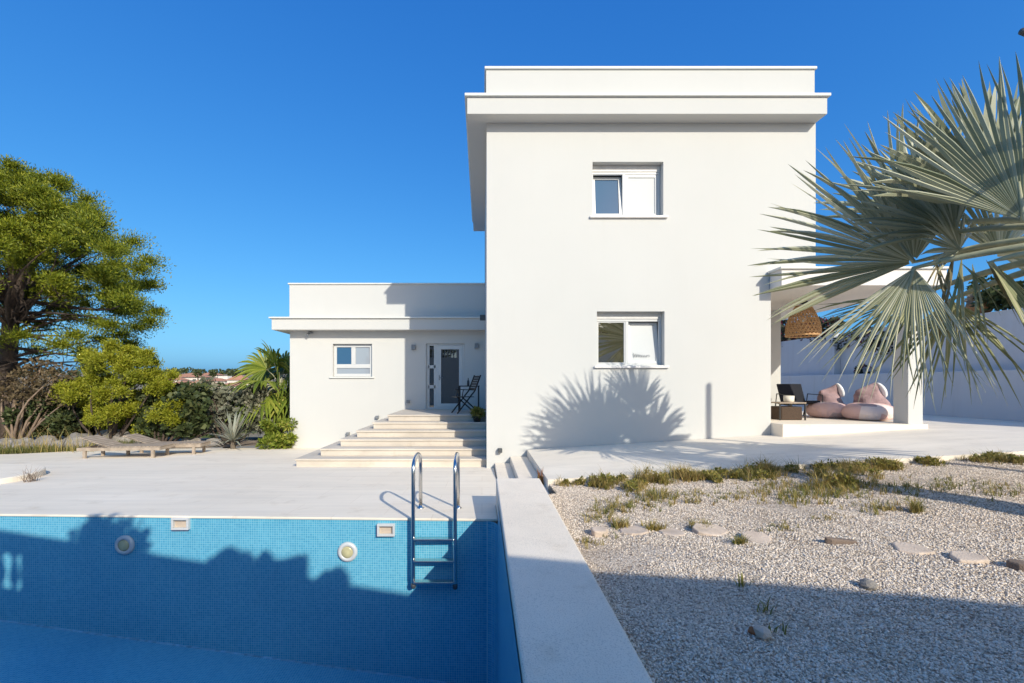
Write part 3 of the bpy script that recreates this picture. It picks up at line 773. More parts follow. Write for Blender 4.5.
def fan(mb, hub, A, Nn, Rr, n=26, spread=2.5, split=.5, droop=.25, fold=.25, seed=0, wfac=1.0, cup=.0):
    """costapalmate leaf: folded segments joined near the hub, free and tapering beyond"""
    rr = random.Random(seed); hub = Vector(hub); A = Vector(A).normalized(); Nn = Vector(Nn); Nn = (Nn - A*Nn.dot(A)).normalized(); B = Nn.cross(A)
    dth = 2*spread/n
    for i in range(n):
        th = -spread+dth*(i+.5); ln = Rr*(.72+.28*math.cos(th*.55))*rr.uniform(.92, 1.05)
        if rr.random() < .05: ln *= .75
        jit = rr.gauss(0, .055); dr = droop*rr.uniform(.5, 1.6); tw = rr.gauss(0, .35)
        sp = split*rr.uniform(.85, 1.12)
        secs = []
        us = [.03, .2, .38, sp, sp+(1-sp)*.35, sp+(1-sp)*.7, .96, 1.0]
        for u in us:
            r = ln*u; e = max(0, u-sp)
            ang = th+jit*e*2
            d = A*math.cos(ang)+B*math.sin(ang); s = -A*math.sin(ang)+B*math.cos(ang)
            hw = r*math.tan(dth/2)*1.02
            hs = ln*sp*math.tan(dth/2)*1.05
            if u > sp:
                q = (u-sp)/(1-sp); hw = hs*(1.0+.25*q)*(1-q**2.2)**.9*wfac if q < 1 else .0006
            p = hub+d*r+Nn*(cup*r*u)-Vector((0,0,1))*dr*ln*u*u*u*.9
            s2 = (s*math.cos(tw*e*2)+Nn*math.sin(tw*e*2))
            secs.append((p-s2*hw - Nn*hw*fold, p+Nn*hw*fold, p+s2*hw-Nn*hw*fold))
        vs = [x for sc in secs for x in sc]; fs = []
        for k in range(len(us)-1):
            o = 3*k; fs += [(o, o+1, o+4, o+3), (o+1, o+2, o+5, o+4)]
        mb.add(vs, fs)
def blades(pts, h, rg, w=.012, lean=.5, per=1):
    vs = []; fs = []
    for (x, y, z) in pts:
        for _ in range(per):
            a = rg.uniform(0, 2*math.pi); hh = h*rg.uniform(.45, 1.15); ln = lean*rg.uniform(.1, 1.2)*hh
            dx, dy = math.cos(a), math.sin(a); sx, sy = -dy*w*.5, dx*w*.5
            o = len(vs); x0 = x+rg.uniform(-.02, .02); y0 = y+rg.uniform(-.02, .02)
            vs += [(x0-sx, y0-sy, z-.01), (x0+sx, y0+sy, z-.01), (x0+dx*ln*.35+sx*.8, y0+dy*ln*.35+sy*.8, z+hh*.6), (x0+dx*ln*.35-sx*.8, y0+dy*ln*.35-sy*.8, z+hh*.6), (x0+dx*ln+sx*.1, y0+dy*ln+sy*.1, z+hh), (x0+dx*ln-sx*.1, y0+dy*ln-sy*.1, z+hh)]
            fs += [(o, o+1, o+2, o+3), (o+3, o+2, o+4, o+5)]
    return np.array(vs), np.array(fs)

# ================================================================== BIG SILVER FAN PALM (right)
pc = Vector((5.75, 3.75, 1.35))
palm = thing('fan_palm', 'large silver green fan palm leaning its fronds in at the right', 'palm tree', (5.75, 3.75, -1.3))
m = MB(); pts = []; rs = []
for k in range(14):
    u = k/13; pts.append((5.75+.05*math.sin(u*3), 3.75, -1.35+u*2.6)); rs.append(.24-.03*u+(.018 if k % 2 else 0))
m.tube(pts, rs, 16); obj('trunk', m, 'bark_pale', palm, smooth=True)
FANS = []
def frond(hub, A, Nn, Rr, seed, n=28, spread=2.45, split=.5, droop=.2, fold=.28, cup=.0, mat='silver', start=None, wfac=1.0):
    hub = Vector(hub); s0 = start or (pc+Vector((0,0,-.1)))
    m = MB(); fan(m, hub, A, Nn, Rr, n, spread, split, droop, fold, seed, wfac, cup)
    fr = obj('frond', m, mat, palm)
    mid = s0.lerp(hub, .55)+Vector((0, 0, .08*(hub-s0).length))
    p = []; r = []
    for k in range(9):
        u = k/8; p.append((s0*(1-u)**2+mid*2*u*(1-u)+hub*u*u)); r.append(.05-.026*u)
    p.append(hub+Vector(A).normalized()*Rr*.22); r.append(.010)
    q = MB(); q.tube(p, r, 8); obj('petiole', q, 'petiole', fr, smooth=True)
    return fr
# the great fan on the left, seen from its shaded back
def fr2(h, t, Yh, Yt, Nn, *a, **k):
    A = P(t[0], t[1], Yt)-P(h[0], h[1], Yh); return frond(P(h[0], h[1], Yh), A, Nn, A.length, *a, **k)
fr2((914,262), (816,136), 5.3, 5.3, (-.12,-.98,.05), 1, 54, 1.32, .50, .06, .45)
# drooping fan below it
fr2((914,268), (888,384), 4.95, 4.8, (-.45,-.85,.15), 2, 34, .72, .38, .14, .45)
# upright fan at the right
fr2((1024,220), (1000,46), 4.2, 4.2, (-.30,-.95,.05), 3, 40, 1.05, .46, .05, .5)
fr2((992,205), (948,74), 4.6, 4.65, (.1,-.97,.1), 15, 30, 1.3, .5, .06, .4)
# fan behind, pointing up between the two
fr2((940,225), (915,118), 5.6, 5.7, (-.5,-.8,.3), 4, 26, 1.1, .5, .06, .3)
# yellowing fan down-left towards the canopy
fr2((915,296), (836,340), 5.5, 5.6, (.25,-.6,.75), 5, 26, .75, .4, .10, .25, mat='silver_y')
# right side, low
fr2((990,262), (1062,345), 4.5, 4.4, (.1,-.7,.7), 6, 16, .7, .35, .15, .25, wfac=.8, mat='silver_y')
fr2((950,300), (958,392), 5.1, 5.0, (-.4,-.8,.2), 8, 24, .9, .35, .2, .25, wfac=.8, mat='silver_y')
fr2((1008,200), (1010,78), 4.7, 4.75, (.1,-.97,.1), 16, 28, 1.2, .5, .05, .4)
fr2((955,232), (885,150), 5.0, 5.1, (-.1,-.95,.15), 17, 28, 1.1, .5, .08, .4)
fr2((1000,255), (1035,190), 5.2, 5.4, (.2,-.9,.4), 9, 24, 1.6, .45, .12, .25)
fr2((960,250), (925,205), 4.9, 4.9, (.1,-.9,.4), 14, 24, 1.5, .45, .12, .25)
# fronds out of the picture to the right
frond((7.0, 3.5, 2.3), (.7,-.1,.75), (-.4,-.8,.4), 1.5, 10)
frond((6.6, 2.9, 1.5), (.8,-.5,.1), (.2,.1,1), 1.4, 11)
frond((6.2, 3.2, 2.6), (.25,-.2,1), (-.2,-.95,0), 1.4, 12)
frond((7.1, 4.3, 1.3), (.9,.2,-.3), (.2,.1,1), 1.4, 13)
for k, (px, py, tx_, ty_, Y) in enumerate(((955,250,938,330,4.9),(962,255,955,345,4.8),(948,245,925,300,5.0),(972,262,985,335,4.7),(985,258,1024,320,4.6),(960,262,1005,300,4.7),(935,258,950,305,4.9))):
    m = MB(); fan(m, P(px, py, Y), P(tx_, ty_, Y-.1)-P(px, py, Y), (rnd.uniform(-.4,.4), -1, .2), (P(tx_, ty_, Y-.1)-P(px, py, Y)).length, 3, .10, .3, .2, .35, 300+k, 1.6)
    obj('old_leaf', m, 'silver_y' if k % 2 else 'fan_dead', palm)

# ================================================================== TREES ON THE LEFT
def pine_crown(name, tree, clumps, n, size, mat, seed):
    v, f = leaf_cloud(clumps, n, size, np.random.default_rng(seed), .2, .75, .55, True); return npobj(name, v, f, mat, tree)
TY = 16.0
tb_ = P(12, 447, TY)
pine = thing('pine_tree', 'tall umbrella shaped pine with dark lower branches left of the pool', 'pine tree', (tb_.x, TY, -2.1))
rr = random.Random(3)
m = MB(); top = P(14, 285, TY)
limb(m, (tb_.x-.2, TY, -2.3), top, .30, .20, .03, rr, 8)
clumps = []
C0 = P(8, 288, TY)
nodes = []
for k in range(300):
    a = rr.uniform(0, 2*math.pi); u = rr.random()**.6
    el = math.asin(min(1, u)) if rr.random() < .75 else rr.uniform(-.15, .4)
    shell = rr.uniform(.72, 1.0) if rr.random() < .75 else rr.uniform(.35, .75)
    ir = 1+.09*math.sin(3*a+2.6)+.07*math.sin(5*a+el*4)
    x = C0.x+4.25*math.cos(el)*math.cos(a)*shell*ir; y = TY+4.4*math.cos(el)*math.sin(a)*shell*ir; z = C0.z+4.35*math.sin(el)*shell
    clumps.append((x, y, z, rr.uniform(.36, .68))); 
for px, py, dy, r in ((150,322,-.5,.55),(138,328,.3,.6),(120,335,-.3,.55),(156,312,0,.35),(100,340,.8,.6),(148,262,-1,.6),(150,285,-.5,.5),(140,270,-1.5,.7),(125,300,-1.6,.6),(60,345,-1,.6),(85,352,.5,.55),(35,352,1,.6),(-10,340,-1,.7),(-40,335,0,.8),(-60,330,-1,.8),(110,250,-2.5,.7),(80,225,-2.8,.7),(70,318,.5,.6),(95,322,0,.6),(40,326,1,.6),(120,312,.6,.6),(20,336,-.8,.6),(75,336,-.6,.55),(110,326,-1,.5),(55,308,1.2,.6),(130,345,.4,.45),(-20,322,1,.7),(0,312,1.8,.7),(85,305,1.5,.7),(30,300,2,.7)):
    c = P(px, py, TY+dy); clumps.append((c.x, c.y, c.z, r))
fork = top
for k in range(0, len(clumps), 7):
    c = Vector(clumps[k][:3]); s = Vector((tb_.x, TY, 0)).lerp(top, rr.uniform(.45, 1.0)); s.z = max(s.z, -1+rr.random()*3)
    limb(m, s, c, (.05 if k % 14 else .08), .008, .16, rr, 7)
for k in range(26):   # bare lower boughs
    s = Vector((tb_.x, TY, rr.uniform(.3, 2.6))); a = rr.uniform(0, 2*math.pi); e = s+Vector((math.cos(a)*rr.uniform(2, 4.6), math.sin(a)*rr.uniform(1, 3), rr.uniform(-.9, .9)))
    limb(m, s, e, .06, .008, .12, rr, 7)
    for q in range(4):
        b = s.lerp(e, rr.uniform(.4, 1)); limb(m, b, b+Vector((rr.uniform(-.9,.9), rr.uniform(-.7,.7), rr.uniform(-.5,.5))), .02, .004, .1, rr, 5)
obj('trunk', m, 'bark', pine, smooth=True)
pine_crown('crown', pine, clumps, 1250, (.10, .015), 'pine', 31)

def bush(name, label, cat, base, clumps, n, size, mat, seed, stems=6, smat='bark', flat=.75, group=None, up=.3, soft=False):
    t = thing(name, label, cat, base, group); rr = random.Random(seed)
    m = MB(); 
    for k in range(stems):
        c = Vector(rr.choice(clumps)[:3]); limb(m, Vector(base)+Vector((rr.uniform(-.1,.1), rr.uniform(-.1,.1), -.15)), c, .05, .012, .12, rr, 6)
    obj('trunk', m, smat, t, smooth=True)
    v, f = leaf_cloud(clumps, n, size, np.random.default_rng(seed), .4, up, flat, soft); npobj('crown', v, f, mat, t); return t
def cl(lst, Y):
    o = []
    for px, py, r, dy in lst:
        p = P(px, py, Y+dy); o.append((p.x, p.y, p.z, r))
    return o
YB = 14.9
lst = []
rr = random.Random(9)
for (px, py, rpx) in ((95,395,26),(125,395,28),(155,398,24),(110,372,20),(140,372,18),(85,380,20),(70,392,14),(165,412,18),(130,418,20),(105,415,18),(90,362,12),(118,352,12),(140,356,10),(158,382,16),(178,405,12)):
    for q in range(9):
        lst.append((px+rr.uniform(-.9,.9)*rpx, py+rr.uniform(-.6,.6)*rpx, rr.uniform(.13,.32), rr.uniform(-.9,.9)))
bush('pine_tree', 'low spreading yellow green pine behind the wooden sun loungers', 'pine tree', (-12.2, YB, -2.1), cl(lst, YB), 900, (.075, .016), 'pine_y', 41, 14, flat=.8, up=.7, soft=True)
# dark shrubs below the tall pine
lst = [(px+rr.uniform(-10,10), py+rr.uniform(-8,8), rr.uniform(.25,.5), rr.uniform(-.5,1.2)) for px in range(-30, 75, 9) for py in (412, 424)]
bush('shrub', 'dark green hedge in the shade under the tall pine', 'shrub', (-16.5, 15.4, -2.05), cl(lst, 15.6), 330, (.12, .05), 'shrub', 42, 8)
lst = [(px+rr.uniform(-8,8), py+rr.uniform(-7,7), rr.uniform(.3,.5), rr.uniform(.4,1.6)) for px in range(60, 150, 9) for py in (415, 428)]
bush('shrub', 'dark shrub in deep shade below the yellow green pine', 'shrub', (-12.4, 16.2, -2.05), cl(lst, 16), 330, (.12, .05), 'shrub', 48, 8)
lst = [(px+rr.uniform(-10,10), py+rr.uniform(-9,9), rr.uniform(.25,.5), rr.uniform(-.4,.8)) for px in range(10, 80, 10) for py in (375, 390, 402)]
bush('dry_tree', 'brown half dead tree with bare twigs below the tall pine', 'tree', (-15.6, 15.3, -2.05), cl(lst, 15.4), 150, (.12, .035), 'brown_leaf', 43, 30, 'twig')
lst = [(px+rr.uniform(-7,7), py+rr.uniform(-7,7), rr.uniform(.2,.36), rr.uniform(-.3,.8)) for px in range(150, 205, 8) for py in (398, 408, 418, 428)]
bush('broadleaf_tree', 'small dark leaved tree with a thin trunk right of the loungers', 'tree', (P(163, 440, 14.7).x, 14.7, -2.05), cl(lst, 14.7), 120, (.15, .085), 'shrub', 44, 10)
lst = [(px+rr.uniform(-7,7), py+rr.uniform(-6,6), rr.uniform(.2,.36), rr.uniform(-.3,.8)) for px in range(205, 262, 8) for py in (392, 402, 412, 420)]
bush('broadleaf_tree', 'pale grey leaved bush between the dark tree and green fan palm', 'tree', (P(228, 440, 15.6).x, 15.6, -2.05), cl(lst, 15.6), 120, (.14, .075), 'grey_leaf', 45, 10)
lst = [(px+rr.uniform(-5,5), py+rr.uniform(-4,4), rr.uniform(.12,.22), rr.uniform(-.2,.3)) for px in range(268, 290, 6) for py in (425, 435, 443)]
bush('shrub', 'bright green low bush at the foot of the wing corner', 'shrub', (P(276, 446, 14.6).x, 14.6, -2.05), cl(lst, 14.4), 260, (.12, .03), 'fan_green', 46, 4)
lst = [(px+rr.uniform(-7,7), py+rr.uniform(-5,5), rr.uniform(.4,.8), rr.uniform(-1,2)) for px in range(-60, 300, 14) for py in (402, 416)]
bush('hedge', 'long dark hedge closing the garden behind the trees', 'hedge', (-14, 21, -2.6), cl(lst, 21.5), 260, (.16, .08), 'shrub', 47, 10)

# green fan palm beside the wing ----------------------------------------------------------------------
gp0 = P(272, 446, 16.4)
gp = thing('fan_palm', 'green fan palm with shaggy dry skirt beside the wing corner', 'palm tree', (gp0.x, 16.4, -2.1))
m = MB(); pts = [(gp0.x+.25, 16.4, -2.3+2.1*k/9) for k in range(10)]; m.tube(pts, [.17-.01*(k % 2) for k in range(10)], 12); obj('trunk', m, 'bark', gp, smooth=True)
gc = P(280, 385, 16.4); gr = random.Random(12)
for k in range(34):
    a = 2*math.pi*k/34*3.4; el = gr.uniform(-.6, 1.3); ln = gr.uniform(.5, .95)
    d = Vector((math.cos(a)*math.cos(el), math.sin(a)*math.cos(el), math.sin(el))); hub = gc+d*ln+Vector((0,0,-.12*ln))
    m = MB(); fan(m, hub, d+Vector((0,0,-.25)), Vector((0,-.35,1))+Vector((gr.uniform(-.5,.5), -.5, 0)), gr.uniform(.95,1.3), 20, 1.9, .42, .35, .2, 100+k); fr = obj('frond', m, 'fan_green', gp)
    q = MB(); q.tube([gc, gc.lerp(hub, .5)+Vector((0,0,.06)), hub], .014, 6); obj('petiole', q, 'petiole', fr)
sk = MB()
for k in range(16):
    a = 2*math.pi*k/16; d = Vector((math.cos(a), math.sin(a), -1.6)); fan(sk, gc+Vector((math.cos(a)*.15, math.sin(a)*.15, -.25)), d, (math.cos(a), math.sin(a), .5), .75, 10, .9, .35, .3, .2, 200+k)
obj('dry_skirt', sk, 'fan_dead', gp)
# spiky silver plant
sp0 = P(233, 448, 14.3)
sp = thing('spiky_plant', 'silver spiky young palm at the edge of the pool deck', 'plant', (sp0.x, 14.3, -2.05))
m = MB(); m.tube([(sp0.x, 14.3, -2.15), (sp0.x, 14.3, -1.75)], [.09, .06], 10); obj('stem', m, 'bark_pale', sp)
m = MB(); gr = random.Random(5)
for k in range(70):
    a = gr.uniform(0, 2*math.pi); el = gr.uniform(.0, 1.35); ln = gr.uniform(.7, 1.25)
    d = Vector((math.cos(a)*math.cos(el), math.sin(a)*math.cos(el), math.sin(el))); s = d.cross(Vector((0,0,1))).normalized(); b0 = Vector((sp0.x, 14.3, -1.78))
    q1 = b0+d*ln*.5; q2 = b0+d*ln-Vector((0,0,.12*ln)); w = .028
    m.add([b0-s*w*.5, b0+s*w*.5, q1+s*w, q1-s*w, q2+s*.003, q2-s*.003], [(0,1,2,3), (3,2,4,5)])
obj('leaf', m, 'silver_dim', sp)

# rocks along the far left edge ------------------------------------------------------------------------
rr = random.Random(21)
RL = ['rounded grey boulder at the far left behind the grass strip', 'pale boulder second from the left edge behind the grass', 'low wide boulder behind the dry grass', 'shaded blue grey boulder left of the sun loungers', 'dark pointed boulder just behind the lounger headrest', 'long pale flat rock behind the loungers', 'cream block rock behind the middle of the loungers', 'small tan rock behind the lounger foot', 'angular pale rock at the foot of the dark tree', 'little white rock among the bushes right of the loungers']
for i, (px, py, r) in enumerate(((5,446,.34),(24,444,.36),(46,443,.42),(62,445,.3),(76,440,.5),(112,433,.55),(132,433,.42),(150,436,.3),(190,437,.3),(214,434,.24))):
    c = P(px, py, 14.2 if i < 5 else 15.0); c.z = -2.02+r*.25
    b = MB(); b.rock(c, (r*1.3, r, r*.75), 50+i, sub=3); o = obj('boulder', b, 'rock', loc=(c.x, c.y, -2.05)); tag(o, RL[i], 'boulder', 'boulders along the garden edge')
# grass strip
rg = random.Random(4); pts = []
for k in range(2600):
    x = rg.uniform(-16.5, -11.0); y0 = 11.95+max(0, (x+15.5)*.42)+.1
    y = y0+rg.random()**1.5*.9; pts.append((x, y, soil_z(x, y)))
v, f = blades(pts, .22, rg, .016, .7); stuff(npobj('grass', v, f, 'grass'), 'strip of green and straw grass along the deck edge', 'grass')
pts = [(rg.uniform(-14.4, -11.2), rg.uniform(13, 13.8), -2.05) for k in range(160)]
v, f = blades(pts, .75, rg, .012, .8); stuff(npobj('dry_grass', v, f, 'weed_dry'), 'tall straw coloured stalks in front of the boulders', 'grass')
# blue tarpaulin in the shade behind the bushes
b = MB(); c = P(127, 418, 17.5); b.box(c.x-.7, c.x+.7, 17.5, 17.6, c.z-.28, c.z+.25); tag(obj('tarpaulin', b, 'bluepanel', loc=(c.x, 17.5, -2.0), bevel=.03), 'faded blue tarpaulin sheet in the shade under the low pine', 'tarpaulin')

# round raised plinth at the left with dry tuft ---------------------------------------------------------
m = MB(); m.lathe((-9.45, 8.1, dz(0, 8)-.05), [(1.22, 0), (1.22, .125), (1.20, .14), (0, .14)], 64); tag(obj('round_plinth', m, 'deck', loc=(-9.25, 8, -1.72)), 'low round raised stone platform at the left of the pool deck', 'platform')
rg = random.Random(8); pts = [(P(31+rg.uniform(-3, 4), 478, 8.05).x, 8.05+rg.uniform(-.1,.1), dz(0, 8.05)) for k in range(60)]
v, f = blades(pts, .24, rg, .007, 1.6); tag(npobj('dry_tuft', v, f, 'twig', loc=(-7.95, 8.05, -1.72)), 'wispy dry weed growing beside the round stone platform', 'weed')

# sun loungers --------------------------------------------------------------------------------------------
def lounger(loc, rz, label):
    t = thing('sun_lounger', label, 'sun lounger', (0,0,0), 'weathered wooden sun loungers')
    Lx, Wy, h = 2.0, .68, .30
    m = MB(); m.box(-1.0, 1.0, -.34, -.295, .22, .30); m.box(-1.0, 1.0, .295, .34, .22, .30); m.box(-1.0, -.96, -.295, .295, .22, .29); m.box(.96, 1.0, -.295, .295, .22, .29); obj('frame', m, 'wood_grey', t, bevel=.005)
    m = MB()
    for k in range(14): m.box(-.30+k*.094, -.30+k*.094+.078, -.30, .30, .302, .322)
    obj('seat', m, 'wood_grey', t)
    m = MB(); d = Vector((-math.cos(.36), 0, math.sin(.36)))
    for k in range(7): m.obox(Vector((-.30, 0, .318))+d*(.05+k*.098), d, Vector((0,1,0)), Vector((math.sin(.36), 0, math.cos(.36))), .041, .30, .010)
    m.bar(Vector((-.30,-.25,.30)), Vector((-.30,-.25,.30))+d*.72, .04, .03); m.bar(Vector((-.30,.25,.30)), Vector((-.30,.25,.30))+d*.72, .04, .03); obj('backrest', m, 'wood_grey', t)
    for sx in (-.82, .82):
        for sy in (-.315, .315):
            m = MB(); m.box(sx-.035, sx+.035, sy-.03, sy+.03, 0, .225); obj('leg', m, 'wood_grey', t, bevel=.004)
    t.location = loc; t.rotation_euler = (-.0, .0, rz); return t
lounger((-9.35, 12.0, dz(0, 12.2)), R(5), 'weathered wooden sun lounger nearer to the pool')
lounger((-8.85, 12.8, dz(0, 13.0)), R(9), 'weathered wooden sun lounger behind, its foot towards the stairs')

# ================================================================== WEEDS AND STONES ON THE GRAVEL
SL = ['small upright pale stone, leftmost in the row on the gravel', 'pale squarish flagstone second in the row from the pool wall', 'pinkish broken flagstone in the middle of the stone row', 'large white flat flagstone with a lifted corner', 'tilted grey white flagstone with dark shadow under it', 'narrow brown stone standing on edge in the gravel', 'half buried pale stone right of the brown stone', 'pale stone with brown face near the right gravel edge', 'brown stone at the far right of the stone row']
for i, (px, py, w, h) in enumerate(((600,528,9,7),(634,525,14,8),(672,527,15,7),(712,526,19,8),(757,534,17,9),(840,539,19,5),(912,545,17,6),(968,555,16,6),(1020,563,12,6))):
    Y = 1.42*F/(py+4-384); Y = (1.42-.03*((px-482)*Y/F-.8))*F/(py+4-384); x = (px-482)*Y/F; g = gz(x, Y)
    rx = w*Y/F; b = MB(); r2 = random.Random(80+i); nn = r2.randint(6, 9); th0 = r2.uniform(0, 6)
    ry = rx*(.85 if i != 5 else .22); th = (.07, .025, .02, .03, .025, .055, .03, .04, .06)[i]
    poly = [(x+rx*r2.uniform(.8, 1.1)*math.cos(th0+2*math.pi*k/nn+r2.uniform(-.2,.2)), Y+ry*r2.uniform(.8, 1.1)*math.sin(th0+2*math.pi*k/nn+r2.uniform(-.2,.2))) for k in range(nn)]
    sx_, sy_ = r2.uniform(-.10, .10), -.12 if i in (3, 4) else r2.uniform(-.10, .02)
    b.prism(poly, lambda a, c, g=g, x=x, Y=Y: g+th*.8+(a-x)*sx_-(c-Y)*sy_*1.2+r2.uniform(-.004,.004), lambda a, c, g=g: g-.06)
    tag(obj('flagstone', b, 'flatstone' if i not in (5, 8) else simple('brown_stone', (.20,.145,.11), .9, 0, .2, 8, .6, .01), loc=(x, Y, g), bevel=.012), SL[i], 'stone', 'row of flat stones on the gravel')
def gpos(px, py):
    Y = 4.0
    for _ in range(12):
        x = (px-482)*Y/F; z = gz(x, Y); Y = -z*F/(py-384)
    return x, Y, gz(x, Y)
for i, (px, py, r, lab, mt) in enumerate(((762,636,.05,'round pale stone lying in the shaded gravel','flatstone'), (752,633,.03,'small red brown stone beside the round pale one','orange'), (868,588,.055,'tan stone at the edge of the shadow on the gravel','rock'))):
    x, Y, z = gpos(px, py); b = MB(); b.rock((x, Y, z+r*.4), (r, r, r*.7), 120+i); tag(obj('stone', b, mt, loc=(x, Y, z)), lab, 'stone')
# weed belt along the terrace edge (uncountable ground cover)
rg = random.Random(14); dark = []; dry = []; leafy = []
def belt(px0, px1, dens, hgt, dy0=-.28, dy1=.05, frac=.5):
    nc = max(3, int((px1-px0)/4.5))
    for c in range(nc):
        cx = rg.uniform(px0, px1); cyy = 6.66+rg.uniform(dy0, dy1)*(1 if rg.random() < .75 else 2.2); ch_ = hgt*rg.uniform(.45, 1.35); sd = rg.uniform(1.5, 6); fr_ = min(1, max(0, frac+rg.uniform(-.4, .4)))
        for k in range(max(4, int(1.6*dens/nc*rg.uniform(.4, 1.4)))):
            x = (cx+rg.gauss(0, sd)-482)*6.62/F; y = min(cyy+rg.gauss(0, .07), 6.69)
            (dark if rg.random() < fr_ else dry).append((x, y, gz(x, y), ch_*rg.uniform(.5, 1.1)))
        for k in range(rg.randint(0, 2)):
            x = (cx+rg.gauss(0, sd)-482)*6.62/F; y = min(cyy+rg.gauss(0, .06), 6.68)
            leafy.append((x, y, gz(x, y)+ch_*.3, ch_*rg.uniform(.25, .5)))
for a in ((555,600,60,.13,-.2,.0,.3),(590,640,170,.22,-.3,.0,.55),(635,700,260,.26,-.35,0,.6),(690,745,160,.20,-.3,0,.55),(740,800,300,.26,-.45,0,.7),(790,880,240,.19,-.35,0,.45),(880,905,50,.1,-.2,0,.3),(965,1030,150,.16,-.3,0,.5),(915,930,40,.14,-.15,0,.5)): belt(a[0], a[1], int(a[2]*.7), a[3]*.75, a[4], a[5], a[6]*.32)
def scatter(px, py, n, s, hgt, frac):
    for k in range(n):
        x, y, z = gpos(px+rg.gauss(0, s), py+rg.gauss(0, s*.28)); 
        if x > .86 and y < 6.68: (dark if rg.random() < frac else dry).append((x, y, z, hgt*.75))
for a in ((640,505,40,14,.09,.3),(655,498,50,12,.15,.5),(612,510,50,12,.12,.3),(690,498,40,14,.10,.5),(735,497,30,10,.08,.5),(600,520,30,8,.10,.3),(622,528,25,4,.12,.3),(655,530,25,4,.12,.25),(700,528,20,6,.10,.2),(780,490,60,20,.11,.5),(830,491,80,18,.12,.5),(860,489,60,18,.13,.5),(900,490,40,14,.12,.6),(880,510,30,10,.10,.2),(790,500,40,16,.10,.5),(945,488,30,14,.10,.5),(1000,492,40,16,.10,.5),(915,512,22,3,.18,.5),(740,545,20,3,.10,.6),(830,520,20,8,.06,.1),(590,540,14,10,.06,.3),(780,528,16,8,.06,.2)): scatter(*a)
def mk(lst, name, mat, lab):
    V = []; Fc = []; o = 0
    for (x, y, z, h) in lst:
        v, f = blades([(x, y, z)], h, rg, .0065, 1.3, 7); V.append(v); Fc.append(f+o); o += len(v)
    stuff(npobj(name, np.concatenate(V), np.concatenate(Fc), mat), lab, 'weeds')
lv, lf = leaf_cloud(leafy, 46, (.045, .016), np.random.default_rng(66), .25, .5, .9); stuff(npobj('leafy_weeds', lv, lf, foliage('weed_mid', (.17,.175,.04), (.32,.28,.07), (.40,.30,.10))), 'small leafy weeds crowding the terrace edge', 'weeds')
mk(dark, 'weeds', 'weed_dark', 'green weeds growing along the terrace edge and over the gravel')
mk(dry, 'dry_weeds', 'weed_dry', 'straw yellow weeds mixed along the terrace edge and gravel')
for i, (px, py, n, h, lab) in enumerate(((742,587,16,.10,'grassy weed tuft at the shadow line on the gravel'),(763,612,12,.09,'upright green weed sprout in the shaded gravel'),(776,632,9,.05,'flat dark weed near the round pale stone'))):
    x, y, z = gpos(px, py); v, f = blades([(x+rg.uniform(-.05,.05), y+rg.uniform(-.02,.02), z) for _ in range(n)], h, rg, .010, .8); tag(npobj('weed_tuft', v, f, 'weed_dark', loc=(x, y, z)), lab, 'weed')
# orange dry plant in the corner of the steps
x, y = .93, 7.2; v, f = blades([(x+rg.uniform(-.04,.03), y+rg.uniform(-.2,.2), -1.56) for _ in range(30)], .2, rg, .02, .4); tag(npobj('dry_plant', v, f, foliage('rust_leaf', (.22,.08,.03), (.34,.14,.06), (.20,.16,.05)), loc=(x, y, -1.56)), 'rusty dry plant in the corner of the small steps', 'weed')
# pot plant on the entrance stairs
x, y, z = -.13, 11.78, -.977
pt = thing('pot_plant', 'small plant in a dark pot on the entrance stairs', 'pot plant', (x, y, z))
m = MB(); m.lathe((x, y, z), [(.085, 0), (.115, .13), (.125, .145), (.115, .145), (.1, .11), (0, .11)], 18); obj('pot', m, 'black', pt, smooth=True)
v, f = leaf_cloud([(x+rg.uniform(-.1,.1), y+rg.uniform(-.1,.1), z+rg.uniform(.17,.30), .085) for _ in range(6)], 34, (.10, .035), np.random.default_rng(2)); npobj('foliage', v, f, 'weed_dark', pt)

v, f = leaf_cloud([(13.95+rg.uniform(-.15,.15), 12.75+rg.uniform(-.15,.15), 2.3+rg.uniform(0,.14), .13) for _ in range(8)], 60, (.08, .04), np.random.default_rng(3)); npobj('flowers', v, f, foliage('pale_flowers', (.45,.36,.28), (.62,.52,.42)), pl)
# plants hanging over the garden wall
def wallplant(pxs, py, Y, r, mat, lab, n=160, name='climbing_plant'):
    c = [(14.0+rg.uniform(-.25,.3), yy, zz, r*rg.uniform(.6,1.1)) for yy, zz in pxs]; b = (14.2, pxs[0][0], 1.0)
    return bush(name, lab, 'plant', b, c, n, (.12, .06), mat, rg.randrange(999), 5)
wallplant([(16+rg.uniform(-1.6,1.6), rg.uniform(.5,1.9)) for _ in range(16)], 0, 0, .35, 'purple', 'dark climbing plant hanging over the garden wall behind the palm')
wallplant([(20+rg.uniform(-2,2), rg.uniform(1.7,2.5)) for _ in range(12)], 0, 0, .4, 'purple', 'dark leafy plant topping the wall behind the woven lamp')
wallplant([(11.2+rg.uniform(-.7,1.5), rg.uniform(1.9,2.7)) for _ in range(10)], 0, 0, .35, 'shrub', 'dark shrub showing above the garden wall at the right edge')

bush('hedge', 'dark hedge rising above the wall at the back of the covered terrace', 'hedge', (10, 24, -.9), [(rg.uniform(5.5, 18), 24+rg.uniform(-.5,.5), rg.uniform(1.6, 3.3), rg.uniform(.4,.7)) for _ in range(70)], 170, (.16, .08), 'purple', 901, 8)
